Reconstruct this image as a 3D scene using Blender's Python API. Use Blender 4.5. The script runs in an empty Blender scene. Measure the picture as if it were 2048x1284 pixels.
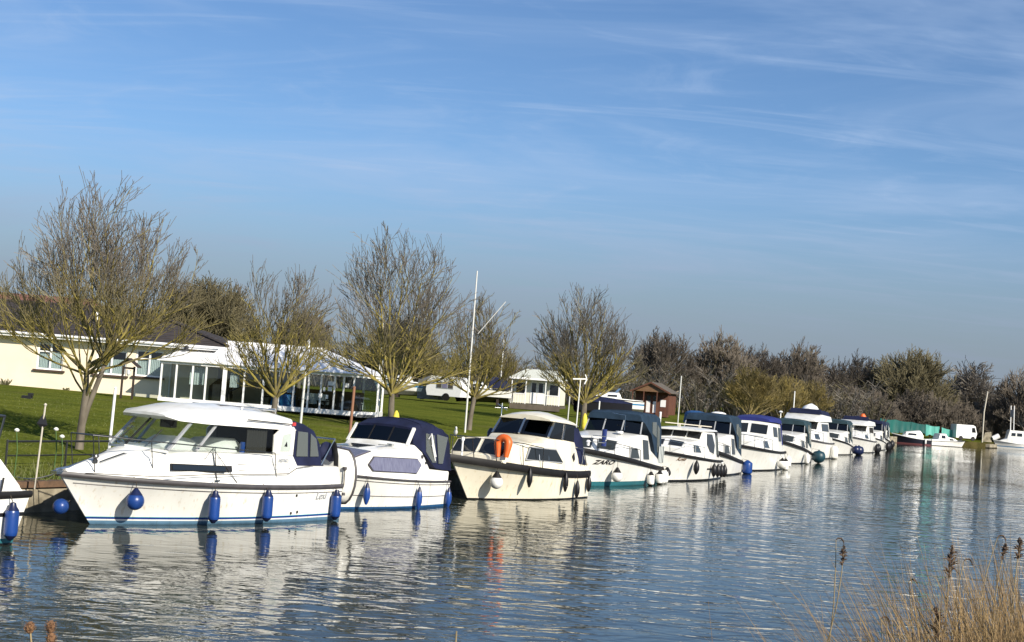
import bpy, bmesh, math, random
from mathutils import Vector, Matrix
R = math.radians
C = bpy.context.scene.collection
SC = bpy.context.scene

# ------------------------------------------------------------------ camera, sky, sun, exposure
cam_d = bpy.data.cameras.new('camera'); cam = bpy.data.objects.new('camera', cam_d); C.objects.link(cam); SC.camera = cam
cam_d.sensor_width = 36.0; cam_d.lens = 36.0*2800/2048; cam_d.clip_start = 0.1; cam_d.clip_end = 6000
pitch, roll = math.atan(136/2800), R(4.3)
cam.matrix_world = Matrix.Translation((0, 0, 3.2)) @ Matrix.Rotation(R(90)+pitch, 4, 'X') @ Matrix.Rotation(roll, 4, 'Z')

SUN_AZ, SUN_EL = R(-50), R(28.5)          # azimuth measured from +X, counter-clockwise
w = bpy.data.worlds.new('World'); SC.world = w; w.use_nodes = True
nt = w.node_tree; N = nt.nodes; Lk = nt.links
for n in list(N): N.remove(n)
def nd(t, **k):
    n = N.new(t)
    for a, b in k.items(): setattr(n, a, b)
    return n
out = nd('ShaderNodeOutputWorld'); bg = nd('ShaderNodeBackground'); bg.inputs[1].default_value = 0.072
sky = nd('ShaderNodeTexSky', sky_type='NISHITA', sun_disc=False); sky.sun_elevation = SUN_EL
sky.sun_rotation = R(90)-SUN_AZ; sky.air_density = 1.0; sky.dust_density = 0.6; sky.ozone_density = 2.5; sky.altitude = 0
tc = nd('ShaderNodeTexCoord'); sep = nd('ShaderNodeSeparateXYZ'); Lk.new(tc.outputs['Generated'], sep.inputs[0])
def mth(op, a, b=None, clamp=False):
    n = nd('ShaderNodeMath', operation=op, use_clamp=clamp)
    for i, v in enumerate((a, b)):
        if v is None: continue
        if isinstance(v, (int, float)): n.inputs[i].default_value = v
        else: Lk.new(v, n.inputs[i])
    return n.outputs[0]
zz = mth('MAXIMUM', sep.outputs[2], 0.0)
zc = mth('ADD', zz, 0.13)
u = mth('DIVIDE', sep.outputs[0], zc); v = mth('DIVIDE', sep.outputs[1], zc)
def cloud(su, sv, off, det, lo, hi, rough=0.6, dist=0.6):
    cb = nd('ShaderNodeCombineXYZ'); Lk.new(mth('MULTIPLY', u, su), cb.inputs[0]); Lk.new(mth('MULTIPLY', v, sv), cb.inputs[1]); cb.inputs[2].default_value = off
    rot = nd('ShaderNodeVectorRotate', rotation_type='Z_AXIS'); rot.inputs['Angle'].default_value = R(-5); Lk.new(cb.outputs[0], rot.inputs[0])
    ns = nd('ShaderNodeTexNoise'); ns.inputs['Scale'].default_value = 1.0; ns.inputs['Detail'].default_value = det
    ns.inputs['Roughness'].default_value = rough; ns.inputs['Distortion'].default_value = dist; Lk.new(rot.outputs[0], ns.inputs['Vector'])
    mr = nd('ShaderNodeMapRange', interpolation_type='SMOOTHSTEP'); mr.inputs[1].default_value = lo; mr.inputs[2].default_value = hi
    Lk.new(ns.outputs['Fac'], mr.inputs[0]); return mr.outputs[0]
c1 = cloud(0.9, 1.9, 5.6, 5, 0.4, 0.72)            # broad veil
c2 = cloud(0.8, 5.0, 8.7, 6, 0.52, 0.78, 0.55, 1.4)    # wispy streaks
c3 = cloud(2.6, 4.0, 1.3, 7, 0.5, 0.8, 0.62, 1.5)    # small tufts
cl = mth('ADD', mth('ADD', mth('MULTIPLY', c1, 0.42), mth('MULTIPLY', c2, 0.42)), mth('MULTIPLY', c3, 0.24), clamp=True)
# the haze that greys the lowest few degrees of a winter sky all round
hz = nd('ShaderNodeMapRange', interpolation_type='SMOOTHERSTEP'); Lk.new(zz, hz.inputs[0])
hz.inputs[1].default_value = 0.0; hz.inputs[2].default_value = 0.19; hz.inputs[3].default_value = 0.88; hz.inputs[4].default_value = 0.0
tint = nd('ShaderNodeMix', data_type='RGBA', blend_type='MULTIPLY'); tint.inputs['Factor'].default_value = 1.0
Lk.new(sky.outputs[0], tint.inputs[6]); tint.inputs[7].default_value = (0.76, 0.94, 1.17, 1)
mc = nd('ShaderNodeMix', data_type='RGBA'); Lk.new(cl, mc.inputs['Factor']); Lk.new(tint.outputs[2], mc.inputs[6]); mc.inputs[7].default_value = (4.4, 5.8, 8.2, 1)
mh = nd('ShaderNodeMix', data_type='RGBA'); Lk.new(hz.outputs[0], mh.inputs['Factor']); Lk.new(mc.outputs[2], mh.inputs[6]); mh.inputs[7].default_value = (2.55, 3.0, 3.7, 1)
Lk.new(mh.outputs[2], bg.inputs[0]); Lk.new(bg.outputs[0], out.inputs[0])

sun_d = bpy.data.lights.new('sun', 'SUN'); sun = bpy.data.objects.new('sun', sun_d); C.objects.link(sun)
sun_d.energy = 4.9; sun_d.angle = R(0.53); sun_d.color = (1.0, 0.92, 0.79)
sdir = Vector((math.cos(SUN_AZ)*math.cos(SUN_EL), math.sin(SUN_AZ)*math.cos(SUN_EL), math.sin(SUN_EL)))
sun.rotation_euler = sdir.to_track_quat('Z', 'Y').to_euler()
vs = SC.view_settings; vs.view_transform = 'Standard'; vs.look = 'None'; vs.exposure = 0.5; vs.gamma = 1.0; vs.use_curve_mapping = False

# ------------------------------------------------------------------ materials
M = {}
def mat(name, col, rough=0.5, metal=0.0, var=0.0, vscale=3.0, bump=0.0, bscale=30.0, spec=0.5, coords='Object', col2=None, lo=0.35, hi=0.65, stretch=(1, 1, 1), coat=0.0, det=5):
    if name in M: return M[name]
    m = bpy.data.materials.new(name); m.use_nodes = True; t = m.node_tree; b = t.nodes['Principled BSDF']
    b.inputs['Roughness'].default_value = rough; b.inputs['Metallic'].default_value = metal; b.inputs['Specular IOR Level'].default_value = spec
    b.inputs['Coat Weight'].default_value = coat
    b.inputs['Base Color'].default_value = (*col, 1)
    if var or col2 or bump:
        tc = t.nodes.new('ShaderNodeTexCoord'); mp = t.nodes.new('ShaderNodeMapping'); mp.inputs['Scale'].default_value = stretch
        t.links.new(tc.outputs[coords], mp.inputs[0])
    if var or col2:
        ns = t.nodes.new('ShaderNodeTexNoise'); ns.inputs['Scale'].default_value = vscale; ns.inputs['Detail'].default_value = det; t.links.new(mp.outputs[0], ns.inputs['Vector'])
        cr = t.nodes.new('ShaderNodeValToRGB'); cr.color_ramp.elements[0].position = lo; cr.color_ramp.elements[1].position = hi
        c2 = col2 or tuple(c*(1-var) for c in col)
        cr.color_ramp.elements[0].color = (*c2, 1); cr.color_ramp.elements[1].color = (*col, 1)
        t.links.new(ns.outputs['Fac'], cr.inputs[0]); t.links.new(cr.outputs[0], b.inputs['Base Color'])
    if bump:
        nb = t.nodes.new('ShaderNodeTexNoise'); nb.inputs['Scale'].default_value = bscale; nb.inputs['Detail'].default_value = 4; t.links.new(mp.outputs[0], nb.inputs['Vector'])
        bp = t.nodes.new('ShaderNodeBump'); bp.inputs['Strength'].default_value = bump; bp.inputs['Distance'].default_value = 0.02
        t.links.new(nb.outputs['Fac'], bp.inputs['Height']); t.links.new(bp.outputs[0], b.inputs['Normal'])
    M[name] = m; return m
def glass(name, tint=(0.75, 0.82, 0.8), extra=0.03, rough=0.02, gloss=(1, 1, 1), diff=0.0, dcol=(.5, .5, .5)):
    m = bpy.data.materials.new(name); m.use_nodes = True; t = m.node_tree; t.nodes.clear()
    o = t.nodes.new('ShaderNodeOutputMaterial'); tr = t.nodes.new('ShaderNodeBsdfTransparent'); tr.inputs[0].default_value = (*tint, 1)
    gl = t.nodes.new('ShaderNodeBsdfGlossy'); gl.inputs['Roughness'].default_value = rough; gl.inputs[0].default_value = (*gloss, 1)
    fr = t.nodes.new('ShaderNodeFresnel'); fr.inputs[0].default_value = 1.5
    ad = t.nodes.new('ShaderNodeMath'); ad.operation = 'ADD'; ad.inputs[1].default_value = extra; t.links.new(fr.outputs[0], ad.inputs[0])
    ge = t.nodes.new('ShaderNodeNewGeometry'); fl = t.nodes.new('ShaderNodeMath'); fl.operation = 'SUBTRACT'; fl.inputs[0].default_value = 1; t.links.new(ge.outputs['Backfacing'], fl.inputs[1])
    ff = t.nodes.new('ShaderNodeMath'); ff.operation = 'MULTIPLY'; t.links.new(ad.outputs[0], ff.inputs[0]); t.links.new(fl.outputs[0], ff.inputs[1])
    mx = t.nodes.new('ShaderNodeMixShader'); t.links.new(ff.outputs[0], mx.inputs[0]); t.links.new(tr.outputs[0], mx.inputs[1]); t.links.new(gl.outputs[0], mx.inputs[2])
    last = mx
    if diff:
        df = t.nodes.new('ShaderNodeBsdfDiffuse'); df.inputs[0].default_value = (*dcol, 1)
        m2 = t.nodes.new('ShaderNodeMixShader'); m2.inputs[0].default_value = diff; t.links.new(mx.outputs[0], m2.inputs[1]); t.links.new(df.outputs[0], m2.inputs[2]); last = m2
    t.links.new(last.outputs[0], o.inputs[0]); M[name] = m; return m
glass('clear_glass', (.9, .93, .92), 0.0); glass('tinted_glass', (0.16, 0.2, 0.19), 0.02); glass('clear_vinyl', (0.55, 0.6, 0.58), 0.05, 0.12, diff=0.25, dcol=(.3, .32, .3))
glass('house_glass', (0.8, 0.85, 0.84), 0.07)
mat('gelcoat', (0.80, 0.79, 0.74), 0.24, col2=(.66, .64, .57), lo=.28, hi=.52, vscale=2.6, coat=0.2, stretch=(1, 1, .3), det=8)
mat('gelcoat_cream', (0.78, 0.72, 0.57), 0.25, col2=(.64, .57, .42), lo=.28, hi=.52, vscale=2.6, coat=0.2, stretch=(1, 1, .3), det=8)
mat('deck_white', (0.74, 0.73, 0.69), 0.5, var=0.12, vscale=4)
mat('black_rubber', (0.013, 0.012, 0.012), 0.55, spec=.3, var=0.3, vscale=4)
mat('grey_rubber', (0.07, 0.065, 0.068), 0.5, var=0.3, vscale=4)
mat('navy_canvas', (0.012, 0.016, 0.05), 0.75, var=0.45, vscale=2.5, bump=1.0, bscale=4, spec=.25)
mat('slate_blue_canvas', (0.02, 0.042, 0.072), 0.75, var=0.35, vscale=2.5, bump=1.0, bscale=4, spec=.25)
mat('royal_blue_canvas', (0.012, 0.02, 0.16), 0.7, var=0.3, vscale=2.5, bump=0.4, bscale=9)
mat('teal_canvas', (0.014, 0.042, 0.055), 0.75, var=0.3, vscale=2.5, bump=0.4, bscale=9)
mat('black_canvas', (0.018, 0.018, 0.02), 0.75, var=0.3, vscale=3, bump=0.4, bscale=9)
mat('steel', (0.62, 0.62, 0.6), 0.25, 1.0)
mat('dark_steel', (0.14, 0.14, 0.14), 0.3, 0.9)
mat('white_paint', (0.8, 0.8, 0.78), 0.35, var=0.06, vscale=5)
mat('dark_glass', (0.012, 0.014, 0.016), 0.06, spec=0.7)
mat('smoke_glass', (0.03, 0.036, 0.036), 0.08, spec=0.7)
mat('fender_blue', (0.012, 0.055, 0.25), 0.32, col2=(.012, .04, .16), vscale=5, lo=.3, hi=.7, stretch=(1, 1, .4), bump=.15, bscale=30)
mat('fender_cap', (0.008, 0.014, 0.055), 0.35)
mat('fender_white', (0.76, 0.76, 0.73), 0.4, col2=(.55, .53, .47), vscale=4, lo=.3, hi=.6)
mat('fender_black', (0.01, 0.01, 0.012), 0.4, spec=.35, var=0.3, vscale=7)
mat('fender_teal', (0.01, 0.05, 0.07), 0.45, var=0.3, vscale=6)
mat('rope_dark', (0.05, 0.04, 0.03), 0.9); mat('rope_pale', (0.5, 0.46, 0.38), 0.9)
mat('orange_plastic', (0.72, 0.13, 0.02), 0.45, var=0.2, vscale=6)
mat('red_cloth', (0.6, 0.05, 0.05), 0.8, var=0.3, vscale=8, bump=.5, bscale=12)
mat('yellow_cloth', (0.75, 0.6, 0.06), 0.7, var=0.2, vscale=8)
mat('teak', (0.22, 0.12, 0.06), 0.6, var=0.4, vscale=8, stretch=(1, 8, 8))
mat('white_cloth', (0.78, 0.78, 0.77), 0.8, var=0.08, vscale=4, bump=.5, bscale=7)
mat('grey_plastic', (0.33, 0.34, 0.35), 0.5)
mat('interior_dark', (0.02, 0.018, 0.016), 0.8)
mat('black_paint', (0.012, 0.012, 0.014), 0.5)
mat('curtain_mauve', (0.13, 0.12, 0.2), 0.85, col2=(0.2, 0.19, 0.28), vscale=9, stretch=(3, 3, .1))
mat('cushion_blue', (0.012, 0.03, 0.16), 0.7)
def hull_mat(name, bands, base):
    """gel coat with painted waterline bands: bands = [(z_top, colour), ...] from below, then base colour"""
    m = bpy.data.materials.new(name); m.use_nodes = True; t = m.node_tree; b = t.nodes['Principled BSDF']; b.inputs['Roughness'].default_value = 0.3; b.inputs['Coat Weight'].default_value = 0.2
    tc = t.nodes.new('ShaderNodeTexCoord'); sp = t.nodes.new('ShaderNodeSeparateXYZ'); t.links.new(tc.outputs['Object'], sp.inputs[0])
    mr = t.nodes.new('ShaderNodeMapRange'); mr.inputs[1].default_value = -0.5; mr.inputs[2].default_value = 2.0; t.links.new(sp.outputs[2], mr.inputs[0])
    cr = t.nodes.new('ShaderNodeValToRGB'); cr.color_ramp.interpolation = 'CONSTANT'; t.links.new(mr.outputs[0], cr.inputs[0])
    els = cr.color_ramp.elements; z = -0.5; first = True
    for zt, c in bands+[(9, base)]:
        p = (z+0.5)/2.5
        e = els[0] if first else els.new(p)
        if first: e.position = 0; els.remove(els[1])
        e.color = (*c, 1); z = zt; first = False
    mp = t.nodes.new('ShaderNodeMapping'); mp.inputs['Scale'].default_value = (1.2, 1.2, .3); t.links.new(tc.outputs['Object'], mp.inputs[0])
    ns = t.nodes.new('ShaderNodeTexNoise'); ns.inputs['Scale'].default_value = 2.2; ns.inputs['Detail'].default_value = 6; t.links.new(mp.outputs[0], ns.inputs['Vector'])
    r2 = t.nodes.new('ShaderNodeMapRange'); r2.inputs[1].default_value = .3; r2.inputs[2].default_value = .7; r2.inputs[3].default_value = .88; r2.inputs[4].default_value = 1.0; t.links.new(ns.outputs['Fac'], r2.inputs[0])
    # scum line: a stain of its own just above the water
    r3 = t.nodes.new('ShaderNodeMapRange'); r3.inputs[1].default_value = 0.0; r3.inputs[2].default_value = 0.09; r3.inputs[3].default_value = 0.35; r3.inputs[4].default_value = 1.0
    n3 = t.nodes.new('ShaderNodeTexNoise'); n3.inputs['Scale'].default_value = 7; t.links.new(tc.outputs['Object'], n3.inputs['Vector'])
    a3 = t.nodes.new('ShaderNodeMath'); a3.operation = 'MULTIPLY_ADD'; a3.inputs[1].default_value = .08; t.links.new(n3.outputs['Fac'], a3.inputs[0]); t.links.new(sp.outputs[2], a3.inputs[2]); t.links.new(a3.outputs[0], r3.inputs[0])
    mps = t.nodes.new('ShaderNodeMapping'); mps.inputs['Scale'].default_value = (9, 9, .5); t.links.new(tc.outputs['Object'], mps.inputs[0])
    nst = t.nodes.new('ShaderNodeTexNoise'); nst.inputs['Scale'].default_value = 1.6; nst.inputs['Detail'].default_value = 5; t.links.new(mps.outputs[0], nst.inputs['Vector'])
    rst = t.nodes.new('ShaderNodeValToRGB'); rst.color_ramp.elements[0].position = .58; rst.color_ramp.elements[0].color = (1, 1, 1, 1); rst.color_ramp.elements[1].position = .78; rst.color_ramp.elements[1].color = (.72, .62, .48, 1); t.links.new(nst.outputs['Fac'], rst.inputs[0])
    m3 = t.nodes.new('ShaderNodeMath'); m3.operation = 'MULTIPLY'; t.links.new(r2.outputs[0], m3.inputs[0]); t.links.new(r3.outputs[0], m3.inputs[1])
    mx = t.nodes.new('ShaderNodeMix'); mx.data_type = 'RGBA'; mx.blend_type = 'MULTIPLY'; mx.inputs['Factor'].default_value = 1
    t.links.new(cr.outputs[0], mx.inputs[6]); t.links.new(m3.outputs[0], mx.inputs[7]); mx2 = t.nodes.new('ShaderNodeMix'); mx2.data_type = 'RGBA'; mx2.blend_type = 'MULTIPLY'; mx2.inputs['Factor'].default_value = .9; t.links.new(mx.outputs[2], mx2.inputs[6]); t.links.new(rst.outputs[0], mx2.inputs[7]); t.links.new(mx2.outputs[2], b.inputs['Base Color'])
    M[name] = m; return m
WH = (0.80, 0.79, 0.74); CR = (0.80, 0.745, 0.6); BL = (0.01, 0.04, 0.22); TE = (0.03, 0.15, 0.18); SKB = (0.1, 0.2, 0.3); BK = (.015, .015, .018)
hull_mat('hull_blue_line', [(0.07, SKB), (0.1, WH), (0.135, BL), (0.15, (.1, .45, .45))], WH)
hull_mat('hull_blue_foot', [(0.06, (.02, .09, .22))], WH); hull_mat('hull_cream', [(0.035, BK)], CR); hull_mat('hull_teal_foot', [(0.17, TE)], WH)
hull_mat('hull_black_foot', [(0.06, BK)], WH); hull_mat('hull_banded', [(.02, BK), (0.1, TE), (0.46, WH), (0.53, BK)], WH); hull_mat('hull_black', [(0.12, (.2, .07, .07))], (.012, .012, .02))
hull_mat('hull_turquoise_line', [(0.3, WH), (0.42, (.03, .2, .4))], WH)

# ------------------------------------------------------------------ mesh builder
class MB:
    def __init__(s): s.v = []; s.f = []
    def add(s, vs, fs):
        o = len(s.v); s.v += [tuple(p) for p in vs]; s.f += [tuple(i+o for i in f) for f in fs]; return s
    def box(s, x0, x1, y0, y1, z0, z1):
        vs = [(x, y, z) for x in (x0, x1) for y in (y0, y1) for z in (z0, z1)]
        return s.add(vs, [(0, 1, 3, 2), (4, 6, 7, 5), (0, 4, 5, 1), (2, 3, 7, 6), (0, 2, 6, 4), (1, 5, 7, 3)])
    def bar(s, a, b, w, h, up=(0, 0, 1)):
        a, b = Vector(a), Vector(b); d = (b-a).normalized(); up = Vector(up)
        if abs(d.dot(up)) > .98: up = Vector((0, 1, 0))
        x = d.cross(up).normalized()*w/2; y = x.cross(d).normalized()*h/2
        return s.add([a-x-y, a+x-y, a+x+y, a-x+y, b-x-y, b+x-y, b+x+y, b-x+y], [(0, 3, 2, 1), (4, 5, 6, 7), (0, 1, 5, 4), (1, 2, 6, 5), (2, 3, 7, 6), (3, 0, 4, 7)])
    def tube(s, pts, r, n=6, closed=False):
        pts = [Vector(p) for p in pts]; k = len(pts); rr = r if isinstance(r, (list, tuple)) else [r]*k
        x = None; rings = []
        for i in range(k):
            a = pts[i-1] if (i or closed) else pts[0]; b = pts[(i+1) % k] if (i < k-1 or closed) else pts[-1]
            d = (b-a)
            if d.length < 1e-9: d = Vector((0, 0, 1))
            d.normalize()
            if x is None: x = d.orthogonal().normalized()
            x = (x-d*x.dot(d))
            if x.length < 1e-6: x = d.orthogonal()
            x.normalize(); y = d.cross(x)
            rings.append([pts[i]+(x*math.cos(2*math.pi*j/n)+y*math.sin(2*math.pi*j/n))*rr[i] for j in range(n)])
        return s.loft(rings, cap=not closed, wrap=closed)
    def loft(s, rings, ring_closed=True, cap=True, wrap=False):
        n = len(rings[0]); o = [p for r in rings for p in r]; fs = []
        for i in range(len(rings)-(0 if wrap else 1)):
            a = i*n; b = ((i+1) % len(rings))*n
            for j in range(n if ring_closed else n-1):
                k = (j+1) % n; fs.append((a+j, a+k, b+k, b+j))
        if cap and ring_closed: fs.append(tuple(reversed(range(n)))); fs.append(tuple((len(rings)-1)*n+j for j in range(n)))
        return s.add(o, fs)
    def prism(s, poly, off):
        off = Vector(off); n = len(poly); p = [Vector(q) for q in poly]
        vs = p+[q+off for q in p]
        return s.add(vs, [tuple(reversed(range(n))), tuple(range(n, 2*n))]+[(i, (i+1) % n, n+(i+1) % n, n+i) for i in range(n)])
    def lathe(s, c, prof, n=12):
        rings = [[(c[0]+r*math.cos(2*math.pi*j/n), c[1]+r*math.sin(2*math.pi*j/n), c[2]+z) for j in range(n)] for r, z in prof]
        return s.loft(rings)
    def build(s, name, m, parent=None, smooth=None, recalc=True, loc=None):
        me = bpy.data.meshes.new(name); me.from_pydata(s.v, [], s.f)
        if recalc and len(s.f) < 60000:
            bm = bmesh.new(); bm.from_mesh(me); bmesh.ops.recalc_face_normals(bm, faces=bm.faces); bm.to_mesh(me); bm.free()
        if smooth is not None:
            me.polygons.foreach_set('use_smooth', [True]*len(me.polygons)); me.set_sharp_from_angle(angle=R(smooth))
        me.materials.append(M[m] if isinstance(m, str) else m)
        o = bpy.data.objects.new(name, me); C.objects.link(o)
        if parent is not None: o.parent = parent
        if loc is not None: o.location = loc
        return o
def tag(o, label=None, cat=None, group=None, kind=None):
    if label: o['label'] = label
    if cat: o['category'] = cat
    if group: o['group'] = group
    if kind: o['kind'] = kind
    return o
def empty(name, loc, rz=0, label=None, cat=None, group=None):
    o = bpy.data.objects.new(name, None); C.objects.link(o); o.location = loc; o.rotation_euler = (0, 0, rz); o.empty_display_size = .3
    return tag(o, label, cat, group)
def copy_tree(o, parent=None):
    c = o.copy(); C.objects.link(c); c.parent = parent
    for ch in list(o.children): copy_tree(ch, c)
    return c

# ------------------------------------------------------------------ setting: water, land, banks
def water_mat():
    m = bpy.data.materials.new('river_water'); m.use_nodes = True; t = m.node_tree; b = t.nodes['Principled BSDF']; L = t.links.new
    b.inputs['Base Color'].default_value = (0.024, 0.029, 0.02, 1); b.inputs['Roughness'].default_value = 0.03; b.inputs['IOR'].default_value = 1.333; b.inputs['Specular IOR Level'].default_value = 0.5
    tc = t.nodes.new('ShaderNodeTexCoord')
    def noise(scale, det, sx, sy, rot, dist=0.0, rough=.5):
        mp = t.nodes.new('ShaderNodeMapping'); mp.inputs['Scale'].default_value = (sx, sy, 1); mp.inputs['Rotation'].default_value = (0, 0, R(rot)); L(tc.outputs['Object'], mp.inputs[0])
        n = t.nodes.new('ShaderNodeTexNoise'); n.inputs['Scale'].default_value = scale; n.inputs['Detail'].default_value = det; n.inputs['Distortion'].default_value = dist; n.inputs['Roughness'].default_value = rough
        L(mp.outputs[0], n.inputs['Vector']); return n.outputs['Fac']
    def mm(op, a, c):
        n = t.nodes.new('ShaderNodeMath'); n.operation = op
        for i, q in enumerate((a, c)):
            if isinstance(q, (int, float)): n.inputs[i].default_value = q
            else: L(q, n.inputs[i])
        return n.outputs[0]
    rip = noise(2.1, 1.8, 0.58, 1.0, 6, 0.8); fine = noise(7.5, 2.0, 0.6, 1.0, -12, 0.3); swell = noise(0.7, 1.0, 0.6, 1, 20)
    patch = noise(0.09, 2.0, 1, 0.7, 25)                                    # cat's-paws: calmer and rougher water
    pr = t.nodes.new('ShaderNodeMapRange'); pr.inputs[1].default_value = .38; pr.inputs[2].default_value = .62; pr.inputs[3].default_value = .55; pr.inputs[4].default_value = 1.3; L(patch, pr.inputs[0])
    # the lee of the moored boats is calmer: ripples grow with the distance from the row
    sp = t.nodes.new('ShaderNodeSeparateXYZ'); L(tc.outputs['Object'], sp.inputs[0])
    dd = mm('SUBTRACT', mm('MULTIPLY', sp.outputs[0], 0.885), mm('MULTIPLY', sp.outputs[1], 0.465))
    lee = t.nodes.new('ShaderNodeMapRange'); lee.interpolation_type = 'SMOOTHSTEP'; lee.inputs[1].default_value = -18.5; lee.inputs[2].default_value = -6.5; lee.inputs[3].default_value = .4; lee.inputs[4].default_value = .9; L(dd, lee.inputs[0])
    h = mm('ADD', mm('ADD', mm('MULTIPLY', rip, 0.8), mm('MULTIPLY', fine, 0.11)), mm('MULTIPLY', swell, .55))
    bp = t.nodes.new('ShaderNodeBump'); bp.inputs['Distance'].default_value = 0.05; L(mm('MULTIPLY', pr.outputs[0], lee.outputs[0]), bp.inputs['Strength']); L(h, bp.inputs['Height']); L(bp.outputs[0], b.inputs['Normal'])
    M['water'] = m
water_mat()
o = MB().add([(-900, -300, 0), (1600, -300, 0), (1600, 1500, 0), (-900, 1500, 0)], [(0, 1, 2, 3)]).build('water', 'water'); tag(o, 'rippled blue grey river water', kind='structure')

def grass_mat(name, c1, c2, c3):
    m = bpy.data.materials.new(name); m.use_nodes = True; t = m.node_tree; b = t.nodes['Principled BSDF']; L = t.links.new; b.inputs['Roughness'].default_value = .9; b.inputs['Specular IOR Level'].default_value = .0
    tc = t.nodes.new('ShaderNodeTexCoord')
    def ns(sc, det, stretch=(1, 1, 1)):
        mp = t.nodes.new('ShaderNodeMapping'); mp.inputs['Scale'].default_value = stretch; L(tc.outputs['Object'], mp.inputs[0])
        n = t.nodes.new('ShaderNodeTexNoise'); n.inputs['Scale'].default_value = sc; n.inputs['Detail'].default_value = det; L(mp.outputs[0], n.inputs['Vector']); return n
    a, bb, st = ns(.5, 8), ns(9, 6), ns(1.0, 4, (.12, 1.2, 1))
    r1 = t.nodes.new('ShaderNodeValToRGB'); e = r1.color_ramp.elements; e[0].position = .36; e[0].color = (*c2, 1); e[1].position = .64; e[1].color = (*c1, 1); L(a.outputs['Fac'], r1.inputs[0])
    r2 = t.nodes.new('ShaderNodeValToRGB'); e = r2.color_ramp.elements; e[0].position = .35; e[0].color = (.6, .6, .55, 1); e[1].position = .7; e[1].color = (1.15, 1.12, 1.05, 1); L(bb.outputs['Fac'], r2.inputs[0])
    r3 = t.nodes.new('ShaderNodeValToRGB'); e = r3.color_ramp.elements; e[0].position = .45; e[0].color = (*c3, 1); e[1].position = .6; e[1].color = (1, 1, 1, 1); L(st.outputs['Fac'], r3.inputs[0])
    m1 = t.nodes.new('ShaderNodeMix'); m1.data_type = 'RGBA'; m1.blend_type = 'MULTIPLY'; m1.inputs['Factor'].default_value = 1; L(r1.outputs[0], m1.inputs[6]); L(r2.outputs[0], m1.inputs[7])
    m2 = t.nodes.new('ShaderNodeMix'); m2.data_type = 'RGBA'; m2.blend_type = 'MULTIPLY'; m2.inputs['Factor'].default_value = 1; L(m1.outputs[2], m2.inputs[6]); L(r3.outputs[0], m2.inputs[7])
    wn = ns(.22, 7); r4 = t.nodes.new('ShaderNodeValToRGB'); e = r4.color_ramp.elements; e[0].position = .6; e[0].color = (0, 0, 0, 1); e[1].position = .74; e[1].color = (.55, .55, .55, 1); L(wn.outputs['Fac'], r4.inputs[0])
    m5 = t.nodes.new('ShaderNodeMix'); m5.data_type = 'RGBA'; L(r4.outputs[0], m5.inputs['Factor']); L(m2.outputs[2], m5.inputs[6]); m5.inputs[7].default_value = (.15, .125, .055, 1); L(m5.outputs[2], b.inputs['Base Color'])
    bp = t.nodes.new('ShaderNodeBump'); bp.inputs['Strength'].default_value = .9; bp.inputs['Distance'].default_value = .06; L(bb.outputs['Fac'], bp.inputs['Height']); L(bp.outputs[0], b.inputs['Normal'])
    M[name] = m
grass_mat('lawn_grass', (.15, .168, .032), (.11, .135, .026), (.82, .84, .8)); grass_mat('rough_ground', (.1, .085, .035), (.06, .055, .022), (.8, .8, .75))
mat('bank_concrete', (.34, .3, .22), .9, col2=(.15, .13, .09), vscale=2.5, bump=.6, bscale=8); mat('bank_timber', (.16, .09, .05), .8, col2=(.08, .05, .03), vscale=5)

# the left bank follows the moored row, then the river turns right along the far bank
BANK = [(-40, -10), (-22, 8), (-13.2, 20.5), (-9.7, 28.0), (-6.3, 33.6), (-3.2, 39.5), (-0.1, 45.6), (3.3, 56.2), (6.7, 62.9), (8.6, 69.0), (12.2, 77.6), (16.6, 90.6), (20.3, 102), (27.4, 122.6), (38.5, 154), (45.5, 177), (52.5, 186.2), (60, 190), (66, 193.5), (71, 202), (76, 210), (90, 220), (130, 240), (220, 275), (420, 330), (1200, 400)]
def inland(i):
    a = Vector(BANK[max(i-1, 0)]); b = Vector(BANK[min(i+1, len(BANK)-1)]); d = (b-a).normalized(); return Vector((-d.y, d.x))
PROF = [(0, .6), (.8, .66), (2.5, .74), (5, .92), (9, 1.15), (14, 1.4), (22, 1.6), (40, 1.85), (90, 1.95)]
def lawn_z(x, y):
    best = 1e9
    for i in range(len(BANK)-1):
        a, b = Vector(BANK[i]), Vector(BANK[i+1]); p = Vector((x, y)); d = b-a; t = max(0, min(1, (p-a).dot(d)/d.dot(d))); best = min(best, (p-a-d*t).length)
    for (d0, z0), (d1, z1) in zip(PROF, PROF[1:]):
        if d0 <= best <= d1: return z0+(z1-z0)*(best-d0)/(d1-d0)
    return PROF[-1][1]
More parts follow.
